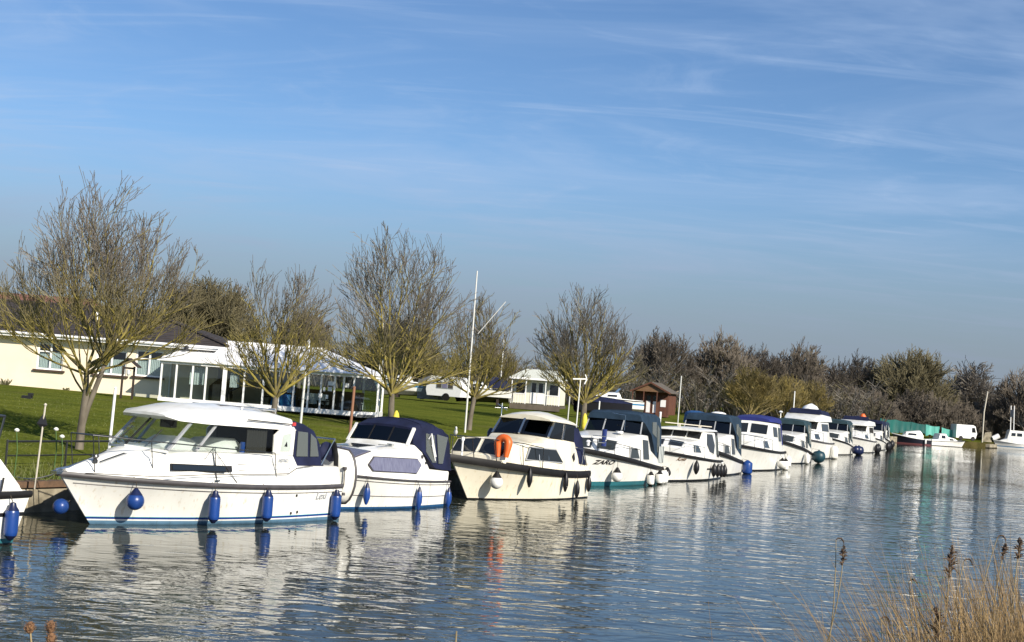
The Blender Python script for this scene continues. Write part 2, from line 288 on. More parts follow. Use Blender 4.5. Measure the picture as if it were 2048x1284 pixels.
# ground sheet: one grid whose first row is the bank line, the last row 1.4 km away at the horizon
def build_land():
    dist = [0, .8, 2.5, 5, 9, 14, 22, 40, 90, 300, 1500]; n = len(BANK); vs = []; fs = []
    for d in dist:
        z = [q for q in PROF if q[0] == d][0][1] if d <= 90 else 1.95
        for i in range(n):
            a = R(153-58*max(0, min(1, (i-14)/(n-15)))); fan = Vector((math.cos(a), math.sin(a))); t = min(1, d/14)
            dr = (inland(i)*(1-t)+fan*t).normalized(); p = Vector(BANK[i])+dr*d; vs.append((p.x, p.y, z))
    for k in range(len(dist)-1):
        for i in range(n-1): fs.append((k*n+i, k*n+i+1, (k+1)*n+i+1, (k+1)*n+i))
    return MB().add(vs, fs)
o = build_land().build('lawn', 'lawn_grass', smooth=60); tag(o, 'wide mown lawn behind the moored boats', kind='structure')
def wall_strip(i0, i1, ztop, name, mt, label, out=0.0, depth=.18, zb=-.6):
    m = MB(); r1 = []
    for i in range(i0, i1+1):
        nrm = inland(i); p = Vector(BANK[i])-nrm*out
        q = p+nrm*depth
        r1.append([(p.x, p.y, zb), (p.x, p.y, ztop), (q.x, q.y, ztop), (q.x, q.y, zb)])
    m.loft(r1); o = m.build(name, mt); tag(o, label, kind='structure'); return o
wall_strip(1, 15, .5, 'bank_wall', 'bank_concrete', 'stone coloured bank edging behind the boats', out=.05)
wall_strip(1, 15, .63, 'bank_capping', 'bank_timber', 'brown timber capping along the bank edge', out=.12, depth=.3, zb=.504)
wall_strip(15, 22, .72, 'far_bank', 'rough_ground', 'brown earth bank across the river', out=.1, depth=.5)
bank_wall = [q for q in C.objects if q.name == 'bank_wall'][0]; mat('pale_stone', (.5, .44, .32), .9, col2=(.3, .26, .18), vscale=6, bump=.6, bscale=14)
gs = random.Random(12); a_, b_ = Vector(BANK[2]), Vector(BANK[3]); u_ = (b_-a_).normalized(); n_ = Vector((u_.y, -u_.x)); s0 = 2.2
while s0 < 9.2:
    wd = gs.uniform(.26, .46)
    for z0, z1 in ((-.25, .06), (.08, .28), (.3, .49)):
        k_ = gs.uniform(-.05, .05); pts = []
        for q, zq in ((s0+.02+k_, z0), (s0+wd-.02+k_, z0+gs.uniform(0, .03)), (s0+wd-.03+k_, z1-gs.uniform(0, .04)), (s0+wd*.5, z1), (s0+.04+k_, z1-gs.uniform(0, .05))):
            p = a_+u_*q+n_*.045; pts.append((p.x, p.y, zq))
        MB().prism(pts, (n_.x*gs.uniform(.03, .07), n_.y*.05, 0)).build('stone', 'pale_stone', bank_wall)
    s0 += wd
# near bank where the photographer stands: falls from the path to the water, river edge running off to the right
nb = [(-40, 1.5), (-12, 3.2), (-4, 5.2), (0, 6.8), (3, 8.6), (6, 10.6), (10, 15.5), (16, 25), (30, 52), (55, 100), (110, 205), (180, 330), (330, 600)]
vs = []
for d, z in ((0, -.5), (.9, .25), (2.0, 1.0), (3.6, 1.5), (9, 1.6), (60, 1.8)):
    for k, (x, y) in enumerate(nb):
        a = Vector(nb[max(k-1, 0)]); b2 = Vector(nb[min(k+1, len(nb)-1)]); t = (b2-a).normalized(); p = Vector((x, y))+Vector((t.y, -t.x))*d; vs.append((p.x, p.y, z))
n = len(nb); fs = [(k*n+i, k*n+i+1, (k+1)*n+i+1, (k+1)*n+i) for k in range(5) for i in range(n-1)]
o = MB().add(vs, fs).build('near_bank', 'rough_ground', smooth=60); tag(o, 'dry grassy near bank', kind='structure')

# ------------------------------------------------------------------ boats
class Hull:
    def __init__(s, L, B, ov, fs, fm, fb, fine=1.0, tr=0.0, full=.42):
        s.L, s.B, s.ov, s.tr, s.fine, s.full = L, B, ov, tr, fine, full; s.fs, s.fm, s.fb = fs, fm, fb
    def zg(s, t): return s.fs*(1-t)*(1-2*t)+s.fm*4*t*(1-t)+s.fb*t*(2*t-1)
    def hg(s, t):
        a = .88+.12*math.sin(min(t/.42, 1)*math.pi/2); q = max(0, (t-s.full)/(1-s.full)); return max(.03, s.B/2*a*max(0, 1-q**2.5)**.85)
    def hw(s, t):
        a = .86+.06*math.sin(min(t/.42, 1)*math.pi/2); q = max(0, (t-.25)/.75); return max(.012, s.B/2*a*max(0, 1-q**(1.9*s.fine)))
    def P(s, t, f):
        g = max(f, 0); x = t*s.L+s.ov*f*t**3-s.tr*f*(1-t)**4
        if f >= 0:
            k = f**(.75+1.3*max(0, t-.45)**1.2*2); y = s.hw(t)*(1-k)+s.hg(t)*k
        else: y = s.hw(t)*(1+f*.9)
        return x, y, s.zg(t)*f
    def tf(s, x, z):
        t = x/s.L
        for _ in range(25):
            t = max(0, min(1, t)); f = z/s.zg(t); t = (x-s.ov*f*t**3+s.tr*f*(1-t)**4)/s.L
        t = max(0, min(1, t)); return t, z/s.zg(t)
    def side(s, x, z):
        t, f = s.tf(x, z); return s.P(t, f)[1]
    def rail(s, x):
        t = x/s.L
        for _ in range(25):
            t = max(0, min(1, t)); t = (x-s.ov*t**3+s.tr*(1-t)**4)/s.L
        t = max(0, min(1, t)); return s.hg(t), s.zg(t)
    def xg(s, t): return s.P(t, 1)[0]
FL = (-.45, -.12, 0, .06, .12, .2, .3, .42, .56, .7, .85, 1.0)
class Cab:
    """a lofted superstructure: sections (x, half width below, half width above, z below, z above, camber)"""
    def __init__(s, secs, r=.05): s.s = sorted(secs, key=lambda q: -q[0]); s.r = r
    def sec(s, x):
        S = s.s
        if x >= S[0][0]: return S[0]
        for a, b in zip(S, S[1:]):
            if b[0] <= x <= a[0]:
                t = (a[0]-x)/max(1e-6, a[0]-b[0]); return tuple(p+(q-p)*t for p, q in zip(a, b))
        return S[-1]
    def side(s, x, z):
        q = s.sec(x); zt = q[4]-min(s.r, (q[4]-q[3])*.4); t = (z-q[3])/max(1e-6, zt-q[3]); return q[1]+(q[2]-q[1])*t
    def top(s, x, y):
        q = s.sec(x); h = q[2]-min(s.r, q[2]*.4); k = min(1, abs(y)/max(h, 1e-6)); return q[4]+q[5]*(1-k*k)
    def mesh(s, bottom=False):
        rings = []
        for x, hb, ht, zb, zt, cam in s.s:
            r = min(s.r, (zt-zb)*.4, ht*.4); h = ht-r
            pts = [(x, hb, zb), (x, ht, zt-r), (x, ht-r*.3, zt-r*.3)]
            for k in (1, .66, .33, 0, -.33, -.66, -1): pts.append((x, h*k, zt+cam*(1-k*k)))
            pts += [(x, -ht+r*.3, zt-r*.3), (x, -ht, zt-r), (x, -hb, zb)]
            rings.append(pts)
        return MB().loft(rings, ring_closed=True)
class Boat:
    def __init__(s, name, label, stern, th, z=0.0, cat='motor boat', group='boats moored along the left bank'):
        s.th = R(th); s.root = empty(name, (stern[0], stern[1], z), s.th, label, cat, group); s.st = stern; s.z = z
        s.h = Vector((math.cos(s.th), math.sin(s.th), 0)); s.n = Vector((-math.sin(s.th), math.cos(s.th), 0))
    def W(s, x, y, z): return Vector((s.st[0], s.st[1], s.z))+s.h*x+s.n*y+Vector((0, 0, z))
    def part(s, mb, name, m, smooth=35, parent=None): return mb.build(name, m, parent or s.root, smooth)
    def hull(s, H, m, rail=(.07, 'black_rubber'), deck='deck_white', drop=.03, knuckle=None, kmat='grey_rubber'):
        s.H = H; T = [0, .03, .08, .15, .23, .31, .4, .48, .56, .63, .7, .76, .81, .86, .9, .935, .965, .985, 1.0]
        rings = []
        for t in T:
            p = [H.P(t, f) for f in FL]; keel = (p[0][0], 0, p[0][2]-.1)
            rings.append([(x, y, z) for x, y, z in reversed(p)]+[keel]+[(x, -y, z) for x, y, z in p])
        mb = MB().loft(rings, ring_closed=False); n = len(rings[0]); mb.f.append(tuple(range(n))); last = (len(T)-1)*n
        for i in range(n//2): mb.f.append((last+i, last+i+1, last+n-2-i, last+n-1-i))
        h = s.part(mb, 'hull', m, 30)
        # deck, a little below the gunwale
        mb = MB().loft([[(H.xg(t), H.hg(t)*k*.97, H.zg(t)-drop+.05*(1-k*k)*H.hg(t)) for k in (1, .5, 0, -.5, -1)] for t in T], ring_closed=False)
        s.part(mb, 'deck', deck, 40)
        hr, rm = rail; mb = MB(); rr = []
        path = [(H.xg(t), H.hg(t), H.zg(t)) for t in T]; path = path+[(x, -y, z) for x, y, z in reversed(path)]
        for i, (x, y, z) in enumerate(path):
            a = Vector(path[max(i-1, 0)]); b = Vector(path[min(i+1, len(path)-1)]); d = (b-a); nx = Vector((d.y, -d.x, 0)); nx = nx.normalized() if nx.length > 1e-6 else Vector((1, 0, 0))
            if nx.y*y < 0 or (abs(y) < .05 and nx.x < 0): nx = -nx
            o = Vector((x, y, z))
            pts = [o-nx*.03+Vector((0, 0, .012)), o+nx*.022+Vector((0, 0, .012)), o+nx*.042+Vector((0, 0, -hr*.3)), o+nx*.036+Vector((0, 0, -hr*.7)), o+nx*.012-Vector((0, 0, hr)), o-nx*.03-Vector((0, 0, hr))]
            rr.append(pts)
        s.part(mb.loft(rr), 'rub_rail', rm, 40)
        for f in (knuckle or []):
            for sg in (1, -1):
                s.part(MB().tube([Vector(H.P(t, f))*1.0 if sg > 0 else Vector((H.P(t, f)[0], -H.P(t, f)[1], H.P(t, f)[2])) for t in T[:-1]], .012, 5), 'moulding_line', kmat)
        return h
    def cabin(s, secs, m, name='cabin', r=.05, smooth=32):
        c = Cab(secs, r); s.part(c.mesh(), name, m, smooth); return c
    def win(s, cab, pts, m='dark_glass', frame=None, sides=(1, -1), name='window', proud=.006, th=.014, fw=.035):
        for sg in sides:
            cx = sum(p[0] for p in pts)/len(pts); cz = sum(p[1] for p in pts)/len(pts)
            # flat panes: fit a plane to the cabin side under the outline
            A = Matrix(((sum(1 for p in pts), sum(p[0]-cx for p in pts), sum(p[1]-cz for p in pts)), (sum(p[0]-cx for p in pts), sum((p[0]-cx)**2 for p in pts), sum((p[0]-cx)*(p[1]-cz) for p in pts)), (sum(p[1]-cz for p in pts), sum((p[0]-cx)*(p[1]-cz) for p in pts), sum((p[1]-cz)**2 for p in pts))))
            ys = [cab.side(*p) for p in pts]; sol = A.inverted_safe() @ Vector((sum(ys), sum(y*(p[0]-cx) for y, p in zip(ys, pts)), sum(y*(p[1]-cz) for y, p in zip(ys, pts))))
            fy = lambda x, z: sol[0]+sol[1]*(x-cx)+sol[2]*(z-cz)
            ex = max(0, max(cab.side(cx+(p[0]-cx)*q, cz+(p[1]-cz)*q)-fy(cx+(p[0]-cx)*q, cz+(p[1]-cz)*q) for p in pts for q in (0, .5, 1)))
            def P3(x, z, o): return Vector((x, sg*(fy(x, z)+ex+o), z))
            pr = proud; par = None
            if frame:
                big = [P3(cx+(x-cx)*(1+fw*2/max(.2, abs(x-cx)*2)), cz+(z-cz)*(1+fw*2/max(.1, abs(z-cz)*2)), proud-.02) for x, z in pts]
                par = s.part(MB().prism(big, (0, sg*(.02+th*.6), 0)), 'window_frame', frame, None); pr = proud+th*.5
            s.part(MB().prism([P3(x, z, pr) for x, z in pts], (0, sg*th, 0)), name, m, None, parent=par)
    def topwin(s, cab, pts, m='dark_glass', name='window', frame=None, proud=.008):
        P = [Vector((x, y, cab.top(x, y)+proud)) for x, y in pts]; n = (P[1]-P[0]).cross(P[2]-P[0]).normalized()
        if n.z < 0: n = -n
        par = None
        if frame:
            c = sum(P, Vector())/len(P); par = s.part(MB().prism([c+(p-c)*1.09-n*.012 for p in P], n*.018), 'window_frame', frame, None); P = [p+n*.004 for p in P]
        s.part(MB().prism(P, n*.012), name, m, None, parent=par)
    def pane(s, pts, m='clear_glass', name='window', th=.006):
        P = [Vector(p) for p in pts]; n = (P[1]-P[0]).cross(P[2]-P[0]).normalized(); return s.part(MB().prism([p-n*th/2 for p in P], n*th), name, m, None)
    def tube(s, pts, r, m='steel', name='rail', n=6): return s.part(MB().tube(pts, r, n), name, m, 60)
    def tubes(s, lst, r, m='steel', name='rail', n=6):
        mb = MB()
        for p in lst: mb.tube(p, r, n)
        return s.part(mb, name, m, 60)
    def bow_rail(s, xs, h=.5, r=.013, m='dark_steel', inset=.06, wrap=True, top=None):
        """stanchions at xs (aft to fore) and one top rail round the bow"""
        H = s.H; mb = MB(); tp = []
        for x in xs:
            y, z = H.rail(x); y = max(.04, y-inset); tp.append((x+.12, y, z+h if top is None else top(x)))
        path = tp+[(x, -y, z) for x, y, z in reversed(tp)] if wrap else tp
        s.tube(path, r, m, 'bow_rail')
        for sg in (1, -1):
            for x, (tx, ty, tz) in zip(xs, tp):
                y, z = H.rail(x); s.tube([(x, sg*max(.04, y-inset), z), (tx, sg*ty, tz)], r*.9, m, 'stanchion')
    def text(s, txt, x, z, size, m, shear=0.0, wide=1.0, cab=None):
        cu = bpy.data.curves.new('name_lettering', 'FONT'); cu.body = txt; cu.size = size; cu.offset = size*(.03 if shear < .3 else .006); cu.shear = shear; cu.extrude = .002; cu.align_x = 'CENTER'
        t = bpy.data.objects.new('tmp', cu); C.objects.link(t); me = bpy.data.meshes.new_from_object(t.evaluated_get(bpy.context.evaluated_depsgraph_get())); bpy.data.objects.remove(t)
        f = (cab or s.H).side
        for v in me.vertices:                                   # letters wrap on to the port side, reading from bow to stern
            X = x-v.co.x*wide; Z = z+v.co.y; v.co = (X, f(X, Z)+.02+v.co.z, Z)
        me.materials.append(M[m]); o = bpy.data.objects.new('name_lettering', me); C.objects.link(o); o.parent = s.root
    def fender(s, kind, x, ztop, zbot, label, body='fender_blue', cap='fender_cap', group=None, rope='rope_dark', r=None, off=0.0, xr=None, zr=None):
        H = s.H; Ln = ztop-zbot; r = r or {'cyl': .115, 'ball': Ln*.42, 'spindle': .1}[kind]
        if kind == 'cyl': prof = [(.02, 0), (.045, -.01), (r*.55, -.07), (r*.93, -.13), (r, -.17), (r, -Ln+.14), (r*.9, -Ln+.08), (r*.5, -Ln+.03), (.03, -Ln)]
        elif kind == 'ball':
            prof = [(.025, 0), (.05, -.03*Ln/.45)]+[(r*math.sin(a)**.9, -Ln+r-r*math.cos(a)*1.0 if a < 1.9 else 0) for a in []]
            for k in range(12):
                a = R(42-130*k/11); prof.append((max(.02, r*math.cos(a)), -Ln+r+r*math.sin(a)))
        else: prof = [(.015, 0), (.03, -.03), (r*.7, -Ln*.22), (r, -Ln*.42), (r, -Ln*.68), (r*.55, -Ln*.9), (.025, -Ln)]
        ymax = max(H.side(x, z) for z in (ztop, (ztop+zbot)/2, max(.02, zbot)))
        y = ymax+r+.015+off; yr, zrl = H.rail(x); zr = zr or zrl
        root = empty('fender', s.W(x, y, ztop), s.th, label, 'fender', group)
        MB().lathe((0, 0, 0), prof, 14).build('body', body, root, 50)
        if kind != 'spindle' or cap != body:
            k = 4 if kind == 'cyl' else 2
            MB().lathe((0, 0, 0), [(a+.003, b+.003) for a, b in (prof[:k] if kind == 'cyl' else prof[:2]+[(prof[2][0], prof[2][1])])], 14).build('end_cap', cap, root, 50)
            if kind == 'cyl': MB().lathe((0, 0, 0), [(a+.003, b-.003) for a, b in prof[-3:]], 14).build('end_cap', cap, root, 50)
        xr = x if xr is None else xr
        MB().tube([(0, 0, -.01), (0, min(0, yr+.03-y), max(.03, zrl-ztop-.04)), (xr-x, yr-.05-y, zr-ztop+.02)], .008, 5).build('rope', rope, root)
        return root
def prop_label(o, l): o['label'] = l
def soft_canopy(b, secs, m, hoops=True, r=.1, name='canopy'):
    c = b.cabin(secs, m, name, r, 45)
    if hoops:
        for x, hb, ht, zb, zt, cam in secs[1:-1]:
            pts = [(x, ht+.004, zt-r), (x, ht*.97, zt-r*.3)]+[(x, (ht-r)*k, zt+cam*(1-k*k)+.005) for k in (1, .6, .2, -.2, -.6, -1)]+[(x, -ht-.004, zt-r)]
            b.tube(pts, .012, m, 'canopy_seam', 5)
    return c

# --- the white boat cut off by the left edge of the photograph, seen from its stern quarter
b0 = Boat('motor_boat', 'white boat with dark stripes cut off by the left edge of the photo', (-8.93, 24.12), -124); H0 = Hull(6.2, 2.5, .6, .88, .9, 1.1, tr=.28)
b0.hull(H0, 'hull_banded', (.1, 'black_rubber'))
c0 = b0.cabin([(6.2, .3, .25, 1.0, 1.1, 0), (3.2, 1.12, 1.0, .9, 1.45, .05), (.3, 1.1, 1.0, .89, 1.42, .04), (-.1, 1.1, 1.02, .89, .98, .02)], 'gelcoat')
b0.win(c0, [(3.6, 1.08), (1.7, 1.06), (1.85, 1.3), (3.3, 1.32)], frame='grey_plastic')
b0.tubes([[(.42, .95, 1.4), (.25, .93, 2.12), (.25, -.93, 2.12), (.42, -.95, 1.4)], [(.25, .93, 2.12), (2.0, .93, 2.16), (2.0, -.93, 2.16), (.25, -.93, 2.12)], [(2.0, .93, 2.16), (2.0, .95, 1.45)], [(1.25, .93, 2.13), (1.0, .95, 1.42)], [(.56, .95, 1.75), (2.0, .95, 1.78)]], .022, 'dark_steel', 'canopy_frame')
MB().box(-.05, .05, .85, .95, 0, .22).build('stern_lamp', 'white_paint', b0.root).location = (.95, 0, 1.44)
b0.part(MB().tube([(.35, 1.14, .9), (.33, 1.15, 1.12)], .02, 6), 'mooring_cleat', 'black_paint')
b0.fender('cyl', .18, .72, .1, 'blue cylinder fender on the stern quarter of the left edge boat')

# --- the big white hardtop cruiser
b1 = Boat('motor_boat', 'big white hardtop motor cruiser with a raked windscreen and navy aft canopy', (-4.44, 32.26), -123.8); H1 = Hull(6.1, 2.5, .85, .78, .83, 1.02)
b1.hull(H1, 'hull_blue_line', (.085, 'grey_rubber'), drop=.0, knuckle=[.8])
g = lambda x: H1.rail(x)[0]-.035
zr = lambda x: H1.rail(x)[1]
b1c = b1.cabin([(6.8, .1, .06, 1.0, 1.05, .02), (6.45, g(6.45), g(6.45)*.62, zr(6.45), 1.12, .06), (6.0, g(6.0), g(6.0)*.66, zr(6), 1.2, .12), (5.5, g(5.5), g(5.5)*.72, zr(5.5), 1.3, .2), (5.1, g(5.1), .86, zr(5.1), 1.4, .14), (4.5, g(4.5), .98, zr(4.5), 1.47, .03), (3, g(3), 1.02, zr(3), 1.46, .0), (1.62, g(1.62), 1.02, zr(1.6), 1.44, 0), (1.5, g(1.5), 1.08, zr(1.5), 1.2, 0), (.12, g(.12), 1.05, zr(.1), 1.18, 0), (.02, g(.02), 1.0, zr(0), 1.1, 0)], 'gelcoat', 'superstructure', .06)
b1.win(b1c, [(5.0, 1.13), (3.72, 1.1), (3.72, 1.2), (5.0, 1.23)], 'dark_glass', 'black_rubber', name='port_light', fw=.02)
b1.win(b1c, [(3.7, 1.09), (3.5, 1.09), (3.5, 1.21), (3.7, 1.21)], 'black_paint', name='vent_cover', sides=(1,))
b1.topwin(b1c, [(6.15, .22), (5.62, .3), (5.62, -.3), (6.15, -.22)], 'smoke_glass', 'deck_hatch', 'grey_plastic')
rf = b1.cabin([(4.98, .62, .6, 2.15, 2.18, .03), (4.78, .84, .8, 2.08, 2.22, .07), (4.2, .98, .9, 2.04, 2.29, .12), (3.0, 1.02, .94, 2.0, 2.31, .13), (2.1, 1.02, .94, 1.97, 2.27, .11), (1.62, 1.02, .92, 1.95, 2.2, .08), (1.56, 1.0, .88, 1.96, 2.14, .06)], 'gelcoat', 'roof', .07)
b1.topwin(rf, [(3.3, .42), (2.5, .42), (2.5, -.42), (3.3, -.42)], 'navy_canvas', 'roof_hatch_cover')
b1.tube([(3.0, .72, 2.36), (2.95, .74, 2.41), (2.0, .74, 2.37), (1.95, .72, 2.3)], .014, 'steel', 'grab_rail')
b1.part(MB().box(2.25, 1.9, .55, .63, 2.345, 2.375).box(1.95, 1.9, .5, .68, 2.33, 2.4), 'search_lamp', 'grey_plastic')
b1.part(MB().box(1.62, 1.7, .995, 1.03, 2.06, 2.13), 'side_lamp', 'red_cloth')
b1.tube([(1.75, 1.02, 2.09), (3.1, 1.035, 2.16)], .013, 'dark_steel', 'grab_rail')
A0, A1 = Vector((5.05, .84, 1.5)), Vector((4.42, .82, 2.1)); mir = lambda p: Vector((p[0], -p[1], p[2]))
for a, c in ((A0, A1), (mir(A0), mir(A1))): b1.part(MB().bar(a, c, .06, .045), 'windscreen_pillar', 'grey_plastic')
F0, F1 = Vector((5.38, 0, 1.56)), Vector((4.72, 0, 2.15))
b1.pane([A0, F0, F1, A1]); b1.pane([F0, mir(A0), mir(A1), F1])
b1.part(MB().bar(F0, F1, .03, .03), 'windscreen_pillar', 'black_rubber')
b1.part(MB().bar(A0+Vector((0, 0, -.03)), F0+Vector((0, 0, -.04)), .05, .05).bar(F0+Vector((0, 0, -.04)), mir(A0)+Vector((0, 0, -.03)), .05, .05), 'windscreen_sill', 'gelcoat')
b1.tubes([[(5.2, .45, 1.6), (4.85, .42, 1.88)], [(5.28, -.35, 1.6), (4.9, -.38, 1.9)]], .012, 'black_paint', 'wiper')
for sg in (1, -1):
    b1.pane([(4.95, sg*.86, 1.52), (2.25, sg*1.0, 1.46), (2.25, sg*.98, 1.98), (4.5, sg*.86, 2.05)], 'clear_glass')
    b1.part(MB().prism([(2.25, sg*.99, 1.44), (1.64, sg*1.0, 1.43), (1.6, sg*.98, 1.97), (2.05, sg*.98, 1.99), (2.25, sg*.985, 1.85)], (0, sg*.03, 0)), 'quarter_panel', 'gelcoat')
    b1.part(MB().prism([(2.05, sg*1.02, 1.5), (1.75, sg*1.025, 1.5), (1.72, sg*1.01, 1.9), (1.98, sg*1.012, 1.86)], (0, sg*.008, 0)), 'quarter_window', 'house_glass')
    b1.part(MB().bar((4.35, sg*.9, 1.5), (3.85, sg*.9, 2.03), .045, .045), 'roof_strut', 'grey_plastic')
b1.part(MB().prism([(1.93, 1.032, 1.62), (1.84, 1.033, 1.61), (1.86, 1.028, 1.72)], (0, .004, 0)), 'sail_emblem', 'black_paint')
cu = MB().loft([[(2.35+.6*i/16, .9+.03*(i % 2), z) for i in range(17)] for z in (1.45, 1.97)], ring_closed=False); b1.part(cu, 'curtain', 'interior_dark')
b1.part(MB().loft([[(x, -.8, 1.4), (x, -.5, zt), (x, .1, zt+.02), (x, .55, 1.4)] for x, zt in ((4.55, 1.5), (4.2, 1.72), (3.75, 1.66), (3.55, 1.5))]), 'seat_cover', 'white_cloth', 50)
b1.part(MB().loft([[(x, -.8, 1.4), (x, -.5, zt), (x, .4, zt+.02), (x, .75, 1.4)] for x, zt in ((3.45, 1.48), (3.1, 1.68), (2.8, 1.7), (2.6, 1.48))]), 'seat_cover', 'white_cloth', 50)
b1.part(MB().box(1.9, 2.1, -.85, .2, 1.4, 1.95), 'cabin_furniture', 'interior_dark')
b1.part(MB().lathe((2.95, .8, 1.46), [(.055, 0), (.06, .01), (.06, .2), (.045, .22)], 10), 'water_bottle', 'fender_blue')
b1.part(MB().box(4.75, 5.0, -.6, .3, 1.46, 1.55), 'dashboard', 'grey_plastic')
b1.part(MB().box(4.55, 4.72, .2, .5, 1.92, 2.08), 'sun_visor', 'interior_dark')
ca = soft_canopy(b1, [(1.6, .99, .93, 1.2, 2.12, .08), (1.2, 1.03, .95, 1.2, 2.1, .07), (.9, 1.03, .95, 1.2, 1.98, .05), (.66, 1.0, .92, 1.19, 1.72, .02), (.55, .98, .9, 1.19, 1.3, 0)], 'navy_canvas', False)
b1.win(ca, [(1.5, 1.4), (1.16, 1.4), (1.16, 1.92), (1.45, 1.94)], 'clear_vinyl', name='vinyl_window'); b1.win(ca, [(1.08, 1.4), (.78, 1.4), (.86, 1.78), (1.06, 1.9)], 'clear_vinyl', name='vinyl_window')
b1.bow_rail([2.2, 3.9, 5.3, 6.35], .0, .012, 'dark_steel', .1, top=lambda x: 1.48+.06*(x-2.2))
b1.tubes([[(3.9, g(3.9)-.03, zr(3.9)), (3.98, .98, 1.55)], [(3.4, g(3.4)-.02, .87), (3.98, .99, 1.56), (4.6, g(4.6)-.02, .9)]], .009, 'dark_steel', 'lifeline')
b1.part(MB().box(6.82, 7.05, -.09, .09, .98, 1.03).bar((6.9, 0, 1.05), (7.02, 0, 1.0), .1, .08).tube([(6.3, -.06, 1.2), (6.7, 0, 1.1), (7.02, 0, 1.05)], .03, 6), 'anchor', 'steel')
b1.part(MB().lathe((6.25, .18, 1.2), [(.05, 0), (.05, .05), (.03, .07), (.07, .12), (.06, .15)], 10), 'windlass', 'dark_steel')
for sg in (1, -1):
    b1.tubes([[(x, sg*(b1c.side(x, z)+.004), z) for x, z in ((4.95, 1.3), (4.4, 1.36), (3.4, 1.37), (2.5, 1.36), (2.3, 1.3), (2.25, 1.1))], [(x, sg*(b1c.side(x, z)+.004), z) for x, z in ((3.3, 1.24), (2.5, 1.23), (1.95, 1.22), (1.75, 1.14), (2.6, 1.12), (3.3, 1.12))]], .006, 'grey_plastic', 'moulding_line')
for x, z in ((1.62, .58), (1.52, .22), (1.72, .2)): b1.part(MB().box(x-.02, x+.02, H1.side(x, z)-.01, H1.side(x, z)+.02, z-.025, z+.025), 'skin_fitting', 'black_paint')
for x in (3.9, 5.3): b1.part(MB().box(x-.08, x+.08, g(x)-.1, g(x)-.04, zr(x)+.02, zr(x)+.07), 'mooring_cleat', 'steel')
b1.text('Lexi', .78, .48, .22, 'grey_plastic', .35); b1.text('ASTRO', 1.95, 1.28, .1, 'grey_plastic', cab=b1c)
b1.tubes([[(6.6, .35, 1.02), (5.4, 1.0, 1.0), (4.2, 1.2, 1.05), (2.6, 1.2, 1.04), (1.9, 1.2, 1.05), (1.6, 1.14, 1.16), (1.0, 1.1, 1.21)]], .008, 'rope_dark', 'deck_line')
b1.part(MB().tube([(.62, .95, 1.2), (.2, .95, 1.78), (.2, -.95, 1.78), (.62, -.95, 1.2)], .02, 7), 'stern_arch', 'steel', 60)
b1.part(MB().loft([[(x, y+.13*math.cos(a)*rr, zc+.2*math.sin(a)*rr*(1+.25*math.sin(a*3+x*9))) for a in [2*math.pi*k/11 for k in range(11)]] for x, y, zc, rr in ((.5, .74, 1.42, .45), (.4, .76, 1.47, .9), (.25, .74, 1.52, .8), (.1, .76, 1.5, 1.0), (-.05, .74, 1.45, .8), (-.14, .74, 1.4, .3))]), 'folded_cover', 'navy_canvas', 60)
b1.part(MB().loft([[(x, .95+.07*math.cos(a), z+.11*math.sin(a)) for a in [2*math.pi*k/8 for k in range(8)]] for x, z in ((.2, 1.62), (.12, 1.4), (.1, 1.1), (.2, .95))]), 'outboard_leg_cover', 'black_canvas', 60)
for x, lab in ((4.05, 'second'), (2.66, 'third')):
    b1.fender('cyl', x, .73, .08, f'{lab} blue fender from the bow of the big white hardtop cruiser')
b1.fender('cyl', .36, .68, .02, 'blue cylinder fender at the stern of the big white hardtop cruiser')
b1.fender('ball', 5.7, .76, .34, 'round blue ball fender hanging below the foredeck of the white hardtop cruiser', r=.175)
f = b1.fender('ball', 6.55, .42, .1, 'blue teardrop fender pulled sideways under the bow of the white hardtop cruiser', r=.15, off=-.32); f.rotation_euler[1] = R(-62)
# inflatable tender carried on edge across the stern
dg = empty('inflatable_dinghy', b1.W(-.33, 0, 0), b1.th, 'white inflatable dinghy stowed on edge across the stern of the hardtop cruiser', 'dinghy')
arc = [(-1.0, .3), (-.2, .27), (.5, .29)]+[(.72+.36*math.sin(a), .92-.63*math.cos(a)) for a in [k*math.pi/10 for k in range(1, 10)]]+[(.5, 1.55), (-.2, 1.57), (-1.0, 1.54)]
dsh = lambda x, k: [(x, .1+(y-.1)*(1-(1-k)*.6), .92+(z-.92)*k) for y, z in arc]
MB().loft([dsh(.17, .55), dsh(.15, .78), dsh(.06, .93), dsh(-.06, 1.0), dsh(-.2, .98), dsh(-.29, .86), dsh(-.32, .6)]).build('tube', 'gelcoat', dg, 60)
MB().tube([(-.13, y*1.0+.012, z) for y, z in [(q[1], q[2]) for q in dsh(0, 1.0)]], .028, 6).build('rub_strake', 'grey_rubber', dg, 60)
MB().tube([(.16, .9, .55), (.17, 1.0, .75), (.17, 1.0, 1.1)], .012, 5).build('lifeline', 'rope_dark', dg)
for z in (.52, 1.1): MB().lathe((.15, .98, z), [(.05, 0), (.05, .06)], 8).build('rope_patch', 'grey_rubber', dg)

